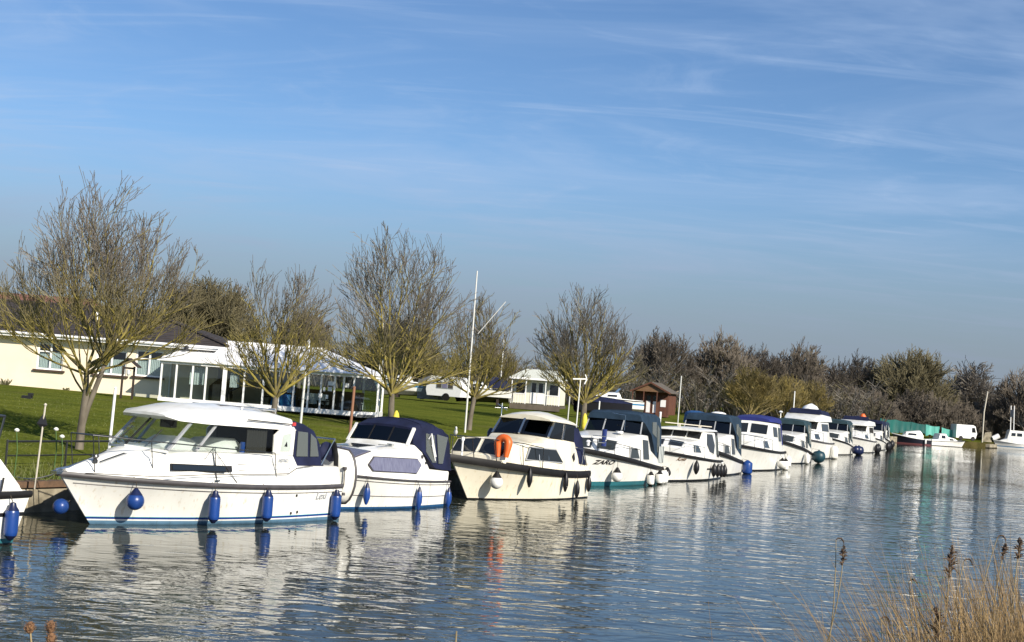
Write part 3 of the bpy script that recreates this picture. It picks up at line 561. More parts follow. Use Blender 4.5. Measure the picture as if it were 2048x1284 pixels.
# --- the small white cabin boat with mauve curtains
b2 = Boat('motor_boat', 'small white cabin boat with mauve curtained windows and a navy canopy over the cockpit', (-2.19, 37.71), -120.2); H2 = Hull(5.1, 2.3, .55, .66, .76, 1.0)
b2.hull(H2, 'hull_blue_foot', (.04, 'grey_rubber'), knuckle=[.86, .42])
g2 = lambda x: H2.rail(x)[0]-.05
z2 = lambda x: H2.rail(x)[1]-.02
b2c = b2.cabin([(5.35, .2, .15, .95, 1.02, .02), (4.75, g2(4.75), g2(4.75)*.7, z2(4.75), 1.08, .05), (4.1, g2(4.1), .84, z2(4.1), 1.14, .05), (3.5, g2(3.5), .9, z2(3.5), 1.43, .04), (2.15, g2(2.15), .94, z2(2.1), 1.5, .06), (2.02, g2(2), .95, z2(2), 1.62, .03), (1.7, g2(1.7), .95, z2(1.7), 1.6, .02), (1.35, g2(1.3), .96, z2(1.3), 1.42, 0), (.98, g2(1), .99, z2(1), .98, 0), (.05, g2(.05), .98, z2(0), .92, 0)], 'gelcoat', 'cabin', .05)
sw = [(3.42, 1.3), (1.68, 1.24), (1.52, 1.1), (1.76, .9), (3.5, .98), (3.64, 1.12)]
b2.win(b2c, sw, 'curtain_mauve', 'grey_rubber', name='curtain', fw=.02); b2.win(b2c, sw, 'clear_glass', name='window', proud=.022, th=.008)
fwp = [(3.52, .84), (3.52, .04), (4.02, .06), (4.08, .55)]
for sg in (1, -1):
    b2.topwin(b2c, [(x, sg*y) for x, y in fwp], 'curtain_mauve', 'curtain', 'grey_rubber'); b2.topwin(b2c, [(x, sg*y) for x, y in fwp], 'clear_glass', 'window', proud=.026)
b2.topwin(b2c, [(3.3, .35), (2.6, .35), (2.6, -.35), (3.3, -.35)], 'smoke_glass', 'deck_hatch', 'grey_plastic')
b2.part(MB().box(2.3, 2.75, .55, .6, 1.56, 1.58).box(2.2, 2.3, .5, .65, 1.545, 1.6), 'boat_hook', 'steel')
W0 = [(2.0, .93, 1.63), (2.0, .31, 1.66), (2.0, -.31, 1.66), (2.0, -.93, 1.63)]; W1 = [(1.72, .9, 2.02), (1.72, .3, 2.06), (1.72, -.3, 2.06), (1.72, -.9, 2.02)]
for i in range(3): b2.pane([W0[i], W0[i+1], W1[i+1], W1[i]], 'tinted_glass')
for i in (0, 3): b2.part(MB().bar(Vector(W0[i])+Vector((.04, 0, -.06)), W1[i], .075, .06), 'windscreen_pillar', 'gelcoat')
for i in (1, 2): b2.part(MB().bar(W0[i], W1[i], .03, .03), 'windscreen_pillar', 'black_rubber')
ca = soft_canopy(b2, [(1.76, .93, .9, 1.62, 2.03, .04), (1.4, .96, .9, 1.46, 2.14, .1), (.75, 1.0, .9, 1.0, 2.12, .1), (.3, 1.0, .9, .95, 2.0, .06), (.0, .98, .86, .93, 1.88, .03), (-.1, .96, .84, .93, 1.7, .0)], 'navy_canvas')
b2.win(ca, [(1.2, 1.42), (.9, 1.15), (.72, 1.15), (.8, 1.85), (1.2, 1.9)], 'clear_vinyl', name='vinyl_window'); b2.win(ca, [(.64, 1.12), (.42, 1.12), (.12, 1.8), (.7, 1.88)], 'clear_vinyl', name='vinyl_window')
b2.tubes([[(1.15, .99, 1.75), (1.05, 1.0, 1.9), (.95, 1.0, 1.55)], [(1.05, 1.0, 1.9), (.78, 1.01, 1.3)], [(.98, 1.0, 1.6), (.8, 1.01, 1.2)]], .02, 'white_paint', 'folding_chair_frame')
b2.part(MB().lathe((0, 0, 0), [(.05, 0), (.05, .02)], 10), 'vent', 'grey_rubber').matrix_local = Matrix.Translation((1.38, b2c.side(1.38, 1.3), 1.3)) @ Matrix.Rotation(R(-90), 4, 'X')
b2.part(MB().lathe((0, 0, 0), [(.035, 0), (.035, .02)], 10), 'vent', 'black_paint').matrix_local = Matrix.Translation((1.2, b2c.side(1.2, 1.14), 1.14)) @ Matrix.Rotation(R(-90), 4, 'X')
for x, zt, zb, lab in ((3.72, .68, .16, 'blue fender nearest the bow of the small white curtained boat'), (1.75, .56, .0, 'middle blue fender on the small white curtained boat'), (.2, .5, -.02, 'blue fender nearest the stern of the small white curtained boat')):
    b2.fender('spindle', x, zt, zb, lab, 'fender_blue', 'fender_cap', r=.085)

# --- the cream cruiser with the orange lifebuoy
b3 = Boat('motor_boat', 'cream cabin cruiser with an arched wheelhouse roof, wide black rubbing band and horseshoe lifebuoy', (1.80, 44.63), -119.8); H3 = Hull(5.4, 2.6, 1.15, .83, .93, 1.28)
b3.hull(H3, 'hull_cream', (.2, 'black_rubber'), knuckle=None)
g3 = lambda x, k=.07: H3.rail(x)[0]-k
z3 = lambda x: H3.rail(x)[1]-.03
b3c = b3.cabin([(5.12, .93, .86, z3(5.1), 1.24, .03), (4.72, g3(4.72), .9, z3(4.7), 1.66, .1), (3.6, 1.12, .98, z3(3.6), 1.68, .1), (2.85, 1.14, 1.0, z3(2.8), 1.7, .1), (2.68, 1.14, 1.0, z3(2.6), 1.83, .04), (1.6, 1.14, 1.0, z3(1.6), 1.78, 0), (.95, 1.14, 1.02, z3(.95), 1.72, 0), (.6, 1.13, 1.06, z3(.6), 1.1, 0), (.1, 1.1, 1.04, z3(.1), 1.0, 0)], 'gelcoat_cream', 'cabin', .06)
for y0, y1 in ((.84, .06), (-.06, -.84)): b3.topwin(b3c, [(4.75, y0), (4.75, y1), (5.08, y1), (5.08, y0)], 'dark_glass', frame='gelcoat_cream')
b3.win(b3c, [(4.0, 1.22), (1.9, 1.12), (2.3, 1.48), (3.75, 1.55)], 'dark_glass', 'grey_plastic')
for xx in (3.3, 2.75): b3.tube([(xx, b3c.side(xx, 1.18)+.025, 1.17), (xx, b3c.side(xx, 1.5)+.025, 1.51)], .014, 'steel', 'window_bar')
b3.part(MB().prism([(1.2, b3c.side(1.2, 1.2)+.002, 1.28), (1.05, b3c.side(1.05, 1.3)+.002, 1.4), (1.0, b3c.side(1.0, 1.2)+.002, 1.2), (1.1, b3c.side(1.1, 1.1)+.002, 1.12)], (0, .012, 0)), 'vent', 'black_paint')
rf3 = b3.cabin([(2.38, .9, .86, 2.33, 2.37, .1), (2.15, 1.0, .92, 2.31, 2.39, .16), (1.5, 1.04, .94, 2.27, 2.38, .2), (.95, 1.04, .94, 2.22, 2.32, .18), (.75, 1.02, .92, 2.2, 2.27, .16)], 'gelcoat_cream', 'roof', .04)
Q0 = [(2.62, .97, 1.85), (2.72, .02, 1.9), (2.62, -.97, 1.85)]; Q1 = [(2.2, .93, 2.32), (2.28, 0, 2.46), (2.2, -.93, 2.32)]
for i in range(2): b3.pane([Q0[i], Q0[i+1], Q1[i+1], Q1[i]], 'tinted_glass')
for i in range(3): b3.part(MB().bar(Q0[i], Q1[i], .065, .04), 'windscreen_pillar', 'steel')
for sg in (1, -1):
    b3.pane([(2.55, sg*.99, 1.84), (.98, sg*1.0, 1.74), (.98, sg*.98, 2.22), (2.2, sg*.95, 2.3)], 'tinted_glass')
    b3.part(MB().bar((1.75, sg*1.0, 1.78), (1.6, sg*.98, 2.26), .05, .04), 'windscreen_pillar', 'steel')
b3.part(MB().box(1.2, 1.9, -.7, .5, 1.76, 2.1), 'cabin_furniture', 'interior_dark')
soft_canopy(b3, [(1.0, 1.03, .96, 1.05, 2.22, .14), (.6, 1.08, .96, 1.05, 2.16, .12), (.3, 1.07, .95, 1.03, 1.9, .05), (.08, 1.05, .95, 1.0, 1.35, .0)], 'navy_canvas', r=.12)
b3.tubes([[(.55, 1.12, 1.0), (.5, 1.12, 1.5), (.95, 1.1, 1.56)], [(.18, 1.1, 1.0), (.5, 1.12, 1.5)]], .016, 'steel', 'pushpit')
H3r = H3.rail
b3.tubes([[(3.3, H3r(3.3)[0]-.05, H3r(3.3)[1]), (3.3, H3r(3.3)[0]-.05, 1.55), (4.2, H3r(4.2)[0]-.05, 1.66), (5.2, H3r(5.2)[0]-.05, 1.74), (6.2, .25, 1.8), (6.2, -.25, 1.8), (5.2, -H3r(5.2)[0]+.05, 1.74), (4.2, -H3r(4.2)[0]+.05, 1.66)]]+[[(x, sg*(H3r(x)[0]-.05), H3r(x)[1]), (x+.08, sg*(H3r(x+.08)[0]-.05), 1.55+(x-3.3)*.08)] for x in (4.2, 5.2, 5.9) for sg in (1, -1)], .014, 'dark_steel', 'bow_rail')
b3.tubes([[(2.28, -.9, 2.0), (2.18, -.95, 2.75)], [(2.1, -1.15, 2.72), (2.3, -.7, 2.55)], [(2.35, -1.1, 2.6), (2.0, -.85, 2.62)]], .014, 'steel', 'aerial')
b3.part(MB().lathe((5.4, -.3, 1.2), [(.03, 0), (.03, .42), (.06, .46), (.04, .54)], 8), 'deck_vent', 'white_paint', 50)
gl = empty('gull', b3.W(5.1, -.75, 1.7), b3.th+.6, 'white gull perched on the bow rail of the cream cruiser', 'gull')
MB().loft([[(x, r_*.8*math.cos(a), zc+r_*math.sin(a)) for a in [2*math.pi*k/10 for k in range(10)]] for x, zc, r_ in ((-.3, .1, .01), (-.2, .11, .035), (-.08, .12, .07), (.03, .14, .075), (.1, .19, .05), (.13, .24, .042), (.16, .27, .04), (.2, .26, .02), (.25, .25, .006))]).build('body', 'white_paint', gl, 60); MB().tube([(0, .03, .07), (0, .03, 0)], .006, 5).build('leg', 'yellow_cloth', gl); MB().tube([(0, -.03, .07), (0, -.03, 0)], .006, 5).build('leg', 'yellow_cloth', gl); MB().loft([[(x, s_*.075*k, .15+.02*k) for k in (.6, 1)] for x, s_ in ((.05, 1), (-.12, 1), (-.3, .3))], ring_closed=False).build('wing', 'grey_plastic', gl)
lb = empty('lifebuoy', b3.W(5.08, .85, 1.56), b3.th, 'orange horseshoe lifebuoy hanging on the bow rail of the cream cruiser', 'lifebuoy')
lb.rotation_euler = (R(2), R(-8), b3.th)
arc = [(0, -.11*1.2, -.3)]+[(0, -.17*math.cos(a), .08+.17*math.sin(a)) for a in [k*math.pi/10 for k in range(11)]]+[(0, .11*1.2, -.3)]
MB().tube(arc, [.07]+[.115]*(len(arc)-2)+[.07], 10).build('body', 'orange_plastic', lb, 60)
MB().tube([(0, -.03, .27), (-.02, 0, .38), (0, .03, .27)], .008, 5).build('strap', 'rope_pale', lb)
b3.fender('ball', 5.2, .86, .36, 'large white ball fender below the bow rail of the cream cruiser', 'fender_white', 'black_rubber', r=.19)
for i, (x, zt, zb) in enumerate(((4.05, .98, .42), (2.1, .84, .26), (1.2, .58, .03), (.28, .7, .2))):
    b3.fender('spindle', x, zt, zb, f'{("first", "second", "third", "last")[i]} black fender from the bow of the cream cruiser', 'fender_black', 'fender_black', r=.085)

# --- canopied river cruisers seen nearly bow-on further up the row
def river_cruiser(label, stern, th, canvas, hullm, L=7.0, B=2.6, ov=.9, fs=.6, fm=.92, fb=1.42, top=2.65, rail=(.16, 'black_rubber'), detail=True):
    b = Boat('motor_boat', label, stern, th); H = Hull(L, B, ov, fs, fm, fb); b.hull(H, hullm, rail)
    k = lambda x, d=.07: H.rail(x)[0]-d
    zz = lambda x: H.rail(x)[1]-.03
    x1 = L*.72; x0 = L*.46; hb = min(k(x1), B*.4)
    c = b.cabin([(x1+.35, hb*.9, hb*.82, zz(x1+.3), zz(x1)+.14, .02), (x1, hb, hb*.92, zz(x1), zz(x1)+.62, .08), (x0+.9, k(x0+.9), B*.41, zz(x0+.9), 1.82, .08), (x0, k(x0), B*.42, zz(x0), 1.88, .04), (x0-.9, k(x0-.9), B*.43, zz(x0-.9), 1.84, 0), (x0-1.3, k(x0-1.3), B*.44, zz(x0-1.3), 1.3, 0), (.6, k(.6), B*.44, zz(.6), fs+.28, 0), (.05, k(.05, .1), B*.42, fs-.03, fs+.18, 0)], 'gelcoat')
    b.win(c, [(x0+1.3, zz(x0)+.2), (x0+.45, zz(x0)+.18), (x0+.6, zz(x0)+.52), (x0+1.15, zz(x0)+.52)], 'smoke_glass', 'grey_plastic')
    b.win(c, [(x0-.1, zz(x0)+.12), (x0-.85, zz(x0)+.1), (x0-.8, 1.66), (x0-.12, 1.7)], 'smoke_glass', 'gelcoat')
    for sg in (1, -1): b.topwin(c, [(x1+.06, sg*.12), (x1+.06, sg*hb*.75), (x1+.28, sg*hb*.72), (x1+.28, sg*.12)], 'smoke_glass', frame='grey_plastic')
    hw = B*.42
    V0 = [(x0+.05, hw, 1.88), (x0+.12, hw*.33, 1.92), (x0+.12, -hw*.33, 1.92), (x0+.05, -hw, 1.88)]; V1 = [(x0-.3, hw*.95, top-.24), (x0-.25, hw*.33, top-.2), (x0-.25, -hw*.33, top-.2), (x0-.3, -hw*.95, top-.24)]
    for i in range(3): b.pane([V0[i], V0[i+1], V1[i+1], V1[i]], 'tinted_glass')
    for i in range(4): b.part(MB().bar(V0[i], V1[i], .045, .04), 'windscreen_pillar', 'grey_plastic')
    cs = [(x0-.15, hw*.98, hw*.93, top-.28, top-.06, .03), (x0-.45, hw, hw*.95, top-.35, top, .05), (x0-1.4, hw*1.02, hw*.96, 1.84, top, .06), (x0-2.2, hw*1.03, hw*.96, fs+.3, top-.02, .05), (.5, hw*1.03, hw*.95, fs+.25, top-.12, .04), (.15, hw*1.0, hw*.92, fs+.2, top-.45, .02)]
    ca = soft_canopy(b, cs, canvas, r=.09)
    b.win(ca, [(x0-1.5, 1.92), (x0-2.1, 1.75), (x0-2.1, 2.35), (x0-1.5, 2.35)], 'clear_vinyl', name='vinyl_window')
    b.win(ca, [(x0-2.25, 1.2), (.62, 1.15), (.62, 2.1), (x0-2.25, 2.25)], 'clear_vinyl', name='vinyl_window')
    if detail:
        b.bow_rail([L*.5, L*.66, L*.82, L*.96], .42, .014, 'dark_steel')
        b.part(MB().lathe((L*.9, .1, fb), [(.05, 0), (.06, .12), (.09, .14), (.05, .2)], 8), 'deck_vent', 'white_paint', 50)
    return b, H, c, ca
b4, H4, c4, ca4 = river_cruiser('white river cruiser lettered ZARO on its bow under a slate blue canopy', (5.27, 55.41), -112, 'slate_blue_canvas', 'hull_teal_foot')
b4.text('ZARO', 6.15, .81, .21, 'black_paint', .25, wide=1.8)
b4.tubes([[(5.9, y0, 1.78), (5.9, y1, 1.78), (6.05, y1+.05, 1.62), (6.05, y1, 1.56), (6.05, y0, 1.56), (5.9, y0, 1.78)] for y0, y1 in ((.1, .62),)], .016, 'steel', 'grab_rail')
b4.part(MB().lathe((0, 0, 0), [(.14, 0), (.14, .07)], 14), 'horn_lamp', 'white_paint', 50).location = (4.3, .6, 1.9)
st = MB().loft([[(.05+.8*i/24, 1.14+.025*(i % 2), z) for i in range(25)] for z in (.78, 1.42)], ring_closed=False)
m_ = bpy.data.materials.new('striped_cloth'); m_.use_nodes = True; t_ = m_.node_tree; wv = t_.nodes.new('ShaderNodeTexWave'); wv.inputs['Scale'].default_value = 1.5; tcx = t_.nodes.new('ShaderNodeTexCoord'); t_.links.new(tcx.outputs['Object'], wv.inputs[0])
crx = t_.nodes.new('ShaderNodeValToRGB'); crx.color_ramp.interpolation = 'CONSTANT'; crx.color_ramp.elements[0].color = (.03, .04, .045, 1); crx.color_ramp.elements[1].color = (.45, .48, .47, 1); crx.color_ramp.elements[1].position = .55; t_.links.new(wv.outputs[0], crx.inputs[0]); t_.links.new(crx.outputs[0], t_.nodes['Principled BSDF'].inputs['Base Color']); M['striped_cloth'] = m_
b4.part(st, 'striped_dodger', 'striped_cloth')
b4.part(MB().loft([[(5.5+.03*math.cos(a), .42+.09*math.sin(a)*1.0, z) for a in [2*math.pi*k/8 for k in range(8)]] for z in (2.02, 1.95, 1.6, 1.42)]), 'blue_cushion', 'cushion_blue', 50)
b4.tubes([[(3.4, .5, 2.0), (3.35, .5, 2.55), (3.35, .0, 2.6)]], .012, 'steel', 'wiper')
GW = 'white fenders on the lettered river cruiser'
b4.fender('ball', 5.6, .72, .2, 'white ball fender hanging under the lettering on the river cruiser bow', 'fender_white', 'black_rubber', r=.2)
for i, x in enumerate((2.6, 1.3, .75, .3)): b4.fender('cyl', x, .52, -.02, ('foremost white cylinder fender on the lettered river cruiser', 'second white cylinder fender on the lettered river cruiser', 'third white cylinder fender on the lettered river cruiser', 'white cylinder fender at the stern of the lettered river cruiser')[i], 'fender_white', 'black_rubber' if i < 2 else 'fender_white', r=.14)
b4.fender('ball', -.02, .62, .25, 'black ball fender on the stern corner of the lettered river cruiser', 'fender_black', 'fender_black', r=.15)

# --- white cruiser with thin roof and black aft curtain
b5 = Boat('motor_boat', 'white cabin cruiser with a thin flat roof, dark angular side window and black stern curtain', (8.64, 61.95), -112); H5 = Hull(7.2, 2.5, .9, .78, .95, 1.3)
b5.hull(H5, 'hull_black_foot', (.1, 'black_rubber')); g5 = lambda x: H5.rail(x)[0]-.07
z5 = lambda x: H5.rail(x)[1]-.03
c5 = b5.cabin([(5.6, .85, .75, z5(5.6), 1.32, .03), (5.2, g5(5.2), .88, z5(5.2), 1.6, .08), (3.6, g5(3.6), .98, z5(3.6), 1.66, .06), (3.2, g5(3.2), .98, z5(3.2), 2.02, .05), (1.6, g5(1.6), 1.0, z5(1.6), 2.0, .05), (1.35, g5(1.35), 1.0, z5(1.3), 1.98, .04), (.9, g5(.9), 1.05, z5(.9), 1.05, 0), (.05, g5(.05), 1.0, z5(0), .95, 0)], 'gelcoat')
b5.cabin([(3.7, .95, .92, 2.03, 2.08, .05), (2.4, 1.06, 1.02, 2.04, 2.11, .07), (1.1, 1.06, 1.02, 2.03, 2.09, .07), (1.0, 1.04, 1.0, 2.03, 2.07, .06)], 'gelcoat', 'roof', .03)
for y0, y1 in ((.9, .34), (.28, -.28), (-.34, -.9)): b5.topwin(c5, [(3.27, y0), (3.27, y1), (3.56, y1), (3.56, y0)], 'dark_glass', frame='gelcoat')
b5.win(c5, [(3.0, 1.5), (2.6, 1.2), (1.9, 1.1), (1.6, 1.45), (1.9, 1.92), (2.85, 1.94)], 'dark_glass', 'gelcoat')
b5.win(c5, [(4.8, 1.22), (3.9, 1.18), (4.1, 1.45), (4.65, 1.48)], 'smoke_glass', 'grey_plastic')
for sg in (1, -1): b5.topwin(c5, [(5.25, sg*.12), (5.25, sg*.7), (5.5, sg*.66), (5.5, sg*.12)], 'dark_glass', frame='grey_plastic')
ca5 = soft_canopy(b5, [(1.3, 1.05, .98, .98, 2.06, .04), (.8, 1.08, .98, .95, 2.0, .04), (.55, 1.06, .96, .93, 1.7, .02), (.45, 1.05, .95, .93, 1.2, 0)], 'black_canvas', r=.08)
b5.win(ca5, [(1.2, 1.05), (1.0, 1.05), (1.0, 1.85), (1.2, 1.88)], 'clear_vinyl', name='vinyl_window'); b5.win(ca5, [(.92, 1.05), (.72, 1.05), (.76, 1.7), (.9, 1.82)], 'clear_vinyl', name='vinyl_window')
b5.bow_rail([3.6, 4.8, 5.9, 6.9], .45, .013, 'steel')
b5.part(MB().bar((3.3, -.7, 2.3), (1.0, .75, 2.22), .04, .04).box(2.6, 2.7, -.3, -.2, 2.1, 2.26).box(1.6, 1.7, .35, .45, 2.1, 2.24), 'roof_pole', 'rope_pale')
b5.text('Rose', 6.0, .86, .2, 'teak', .3, wide=1.6)
b5.part(MB().tube([(.5, 1.24, .7), (.6, 1.28, .72), (.75, 1.28, .72), (.85, 1.25, .7)], .02, 6), 'grab_handle', 'white_paint')
for i, (x, q) in enumerate(((6.2, 'at the bow'), (5.0, 'second from the bow'), (2.6, 'amidships'), (1.8, 'second from the stern curtain'), (.95, 'below the black stern curtain'), (.1, 'on the stern corner'))):
    if i: b5.fender('spindle', x, H5.rail(x)[1]-.14, H5.rail(x)[1]-.72, f'black fender {q} of the flat roofed white cruiser', 'fender_black', 'fender_black', r=.12)
b5.part(MB().bar((3.1, H5.side(3.1, .5)+.03, .5), (.3, H5.side(.3, .42)+.03, .42), .04, .05), 'fender_plank', 'black_rubber')

b6, H6, c6, ca6 = river_cruiser('white river cruiser under a slate blue canopy with a large blue fender on its quarter', (10.52, 68.07), -110, 'slate_blue_canvas', 'hull_black_foot', L=7.4, top=2.72, fb=1.5)
b6.fender('cyl', .15, .66, -.05, 'large blue fender on the stern quarter of the second slate canopied river cruiser', 'fender_blue', 'fender_blue', r=.24)
b7 = Boat('motor_boat', 'white wheelhouse cruiser with big dark windows and royal blue roof', (14.22, 76.70), -112); H7 = Hull(8.0, 2.8, 1.0, .95, 1.05, 1.4); b7.hull(H7, 'hull_black_foot', (.12, 'black_rubber'))
g7 = lambda x: H7.rail(x)[0]-.08
z7 = lambda x: H7.rail(x)[1]-.03
c7 = b7.cabin([(6.3, .9, .8, z7(6.3), 1.45, .04), (5.9, g7(5.9), .95, z7(5.9), 1.7, .08), (4.1, g7(4.1), 1.06, z7(4.1), 1.76, .05), (3.75, g7(3.7), 1.05, z7(3.7), 2.45, .05), (1.2, g7(1.2), 1.06, z7(1.2), 2.4, .05), (1.0, g7(1), 1.06, z7(1), 2.2, .03), (.8, g7(.8), 1.15, z7(.8), 1.3, 0), (.05, g7(.05), 1.12, z7(0), 1.2, 0)], 'gelcoat')
for y0, y1 in ((.95, .08), (-.08, -.95)): b7.topwin(c7, [(3.82, y0), (3.82, y1), (4.06, y1), (4.06, y0)], 'dark_glass', frame='gelcoat')
b7.win(c7, [(3.4, 1.75), (2.3, 1.72), (2.3, 2.22), (3.35, 2.26)], 'dark_glass', 'gelcoat'); b7.win(c7, [(2.05, 1.5), (1.35, 1.48), (1.3, 2.2), (2.0, 2.22)], 'smoke_glass', 'gelcoat')
b7.win(c7, [(5.5, 1.22), (4.5, 1.18), (4.6, 1.5), (5.3, 1.52)], 'smoke_glass', 'grey_plastic')
soft_canopy(b7, [(3.6, 1.0, .95, 2.5, 2.62, .08), (2.4, 1.1, 1.02, 2.48, 2.72, .1), (1.1, 1.12, 1.04, 2.42, 2.7, .1), (.75, 1.12, 1.03, 1.3, 2.62, .08), (.3, 1.1, 1.0, 1.25, 2.2, .04)], 'royal_blue_canvas')
b7.bow_rail([4.2, 5.6, 6.8, 7.8], .55, .016, 'steel')
b7.fender('ball', 2.9, .68, .1, 'white ball fender on the wheelhouse cruiser with the blue roof', 'fender_white', 'black_rubber', r=.25)
b7.fender('cyl', 1.2, .6, -.05, 'white cylinder fender amidships on the blue roofed wheelhouse cruiser', 'fender_white', 'black_rubber', r=.17); b7.fender('cyl', .2, .75, .1, 'white cylinder fender at the stern of the blue roofed wheelhouse cruiser', 'fender_white', 'fender_white', r=.17)
fl = empty('red_ensign', b7.W(-.05, .6, 1.2), b7.th, 'red ensign hanging limp from the stern of the blue roofed wheelhouse cruiser', 'flag')
MB().tube([(0, 0, 0), (-.35, 0, 1.35)], .018, 6).build('staff', 'teak', fl)
MB().loft([[(-.34+.03*math.sin(k*1.7)+.2*q/6, .16*math.sin(q*1.3)*(.4+k*.1), 1.3-.22*k-.05*q) for q in range(7)] for k in range(6)], ring_closed=False).build('flag', 'red_cloth', fl, 60)
MB().loft([[(-.345+.03*math.sin(k*1.7)+.2*q/6, .16*math.sin(q*1.3)*(.4+k*.1)+.012, 1.3-.22*k-.05*q) for q in range(4)] for k in range(3)], ring_closed=False).build('canton', 'royal_blue_canvas', fl, 60)
b8, H8, c8, ca8 = river_cruiser('white river cruiser under a dark teal canopy with a big teal fender on its quarter', (18.59, 89.64), -110, 'teal_canvas', 'hull_black_foot', L=8.0, top=2.62, fb=1.5)
b8.fender('ball', .5, .85, .0, 'big teal fender on the stern quarter of the teal canopied cruiser', 'fender_teal', 'fender_teal', r=.42); b8.fender('cyl', 4.2, .7, .0, 'white cylinder fender hanging amidships on the teal canopied cruiser', 'fender_white', 'fender_white', r=.16)
b8.tube([(3.2, -.5, 2.6), (3.2, -.5, 3.0)], .03, 'white_paint', 'mast_lamp'); b8.part(MB().lathe((3.2, -.5, 3.0), [(.1, 0), (.14, .05), (.05, .12)], 8), 'radar_dome', 'white_paint', 50)

# --- flybridge cruiser
def flybridge(label, stern, th, L=9.0, B=3.2, s=1.0, screen='navy_canvas', hullm='hull_black_foot'):
    b = Boat('motor_boat', label, stern, th); H = Hull(L, B, 1.2, 1.05*s, 1.15*s, 1.55*s); b.hull(H, hullm, (.1, 'grey_rubber')); k = lambda x: H.rail(x)[0]-.1
    z = lambda x: H.rail(x)[1]-.03
    c = b.cabin([(L*.8, .9, .8, z(L*.8), z(L*.8)+.12, .04), (L*.72, k(L*.72), 1.05, z(L*.72), 1.8*s, .1), (L*.56, k(L*.56), 1.25, z(L*.56), 1.86*s, .06), (L*.5, k(L*.5), 1.2, z(L*.5), 2.5*s, .05), (L*.16, k(L*.16), 1.2, z(L*.16), 2.45*s, .05), (L*.12, k(L*.12), 1.25, z(L*.12), 1.5*s, 0), (.05, k(.05), 1.25, z(0), 1.4*s, 0)], 'gelcoat')
    for y0, y1 in ((1.12, .08), (-.08, -1.12)): b.topwin(c, [(L*.51, y0), (L*.51, y1), (L*.555, y1), (L*.555, y0)], 'dark_glass', frame='gelcoat')
    b.win(c, [(L*.47, 1.85*s), (L*.2, 1.8*s), (L*.2, 2.3*s), (L*.46, 2.32*s)], 'dark_glass', 'gelcoat'); b.win(c, [(L*.68, 1.35*s), (L*.56, 1.32*s), (L*.57, 1.62*s), (L*.66, 1.64*s)], 'smoke_glass', 'grey_plastic')
    f = b.cabin([(L*.56, 1.1, 1.0, 2.44*s, 2.52*s, .03), (L*.5, 1.32, 1.25, 2.47*s, 2.62*s, .05), (L*.42, 1.34, 1.26, 2.47*s, 2.92*s, .03), (L*.1, 1.34, 1.26, 2.47*s, 2.82*s, .03)], 'gelcoat', 'flybridge', .06)
    b.part(MB().prism([(L*.43, 1.1, 2.92*s), (L*.43, -1.1, 2.92*s), (L*.38, -1.05, 3.25*s), (L*.38, 1.05, 3.25*s)], (.03, 0, .01)), 'windscreen', screen)
    b.bow_rail([L*.5, L*.65, L*.8, L*.95], .6, .018, 'steel')
    return b, H
b9, H9 = flybridge('white flybridge cruiser, the tallest in the row, with a navy screened upper deck', (22.35, 100.95), -114, 9.2, 3.2, 1.04)
soft_canopy(b9, [(3.7, 1.2, 1.12, 2.9, 3.25, .03), (2.4, 1.25, 1.14, 2.85, 3.3, .03), (1.0, 1.25, 1.12, 2.8, 3.25, .02)], 'navy_canvas')
b9.part(MB().loft([[(x, y*w_, 3.24+h*(1-y*y)) for y in (-1, -.6, 0, .6, 1)]+[(x, w_, 3.22), (x, -w_, 3.22)] for x, w_, h in ((3.0, .5, .2), (2.6, .62, .5), (1.7, .62, .55), (1.3, .5, .25))]), 'upper_cover', 'white_cloth', 45)
b9.fender('cyl', .8, .9, -.05, 'white fender at the stern of the flybridge cruiser', 'fender_white', 'fender_white', r=.2); b9.fender('cyl', 1.7, .95, .0, 'white fender ahead of the stern one on the flybridge cruiser', 'fender_white', 'fender_white', r=.2)
b10, H10, _, _ = river_cruiser('white cruiser with a small teal canopy moored just beyond the flybridge cruiser', (27.3, 114.5), -112, 'teal_canvas', 'hull_black_foot', L=7.6, B=2.8, top=2.7, rail=(.1, 'black_rubber'))
b10.fender('ball', .3, .8, -.05, 'large dark blue fender on the stern quarter of the small teal canopied cruiser', 'fender_cap', 'fender_cap', r=.42); b10.fender('ball', 2.2, .8, .1, 'dark blue ball fender amidships on the small teal canopied cruiser', 'fender_cap', 'fender_cap', r=.34)
b11, H11 = flybridge('white cruiser with a sloping roof and blue bundle near the row end', (32.2, 126.5), -113, 9.0, 3.1, .95)
b11.part(MB().loft([[(x, .5*math.cos(a)*r_, 2.85+.3*math.sin(a)*r_) for a in [2*math.pi*k/8 for k in range(8)]] for x, r_ in ((3.6, .5), (3.0, 1), (2.2, 1), (1.6, .5))]), 'rolled_cover', 'navy_canvas', 60)
ob = empty('orange_bundle', b11.W(1.2, .2, 2.62), b11.th, 'orange bundle lying on the roof of the sloping roofed cruiser', 'bundle')
MB().lathe((0, 0, 0), [(.2, 0), (.34, .15), (.3, .5), (.15, .75)], 8).lathe((.3, .2, 0), [(.2, 0), (.3, .2), (.12, .5)], 8).build('bundle', 'orange_plastic', ob, 60)
b12, H12, _, _ = river_cruiser('white cruiser with a navy canopy moored last but one in the row', (36.6, 139.0), -112, 'navy_canvas', 'hull_black_foot', L=8.0, B=2.9, top=2.8, rail=(.09, 'black_rubber'))
b13, H13, _, _ = river_cruiser('white cruiser moored last in the row beside the teal sheeting', (40.4, 151.5), -112, 'slate_blue_canvas', 'hull_black_foot', L=8.0, B=2.9, top=2.7, rail=(.14, 'black_rubber'))
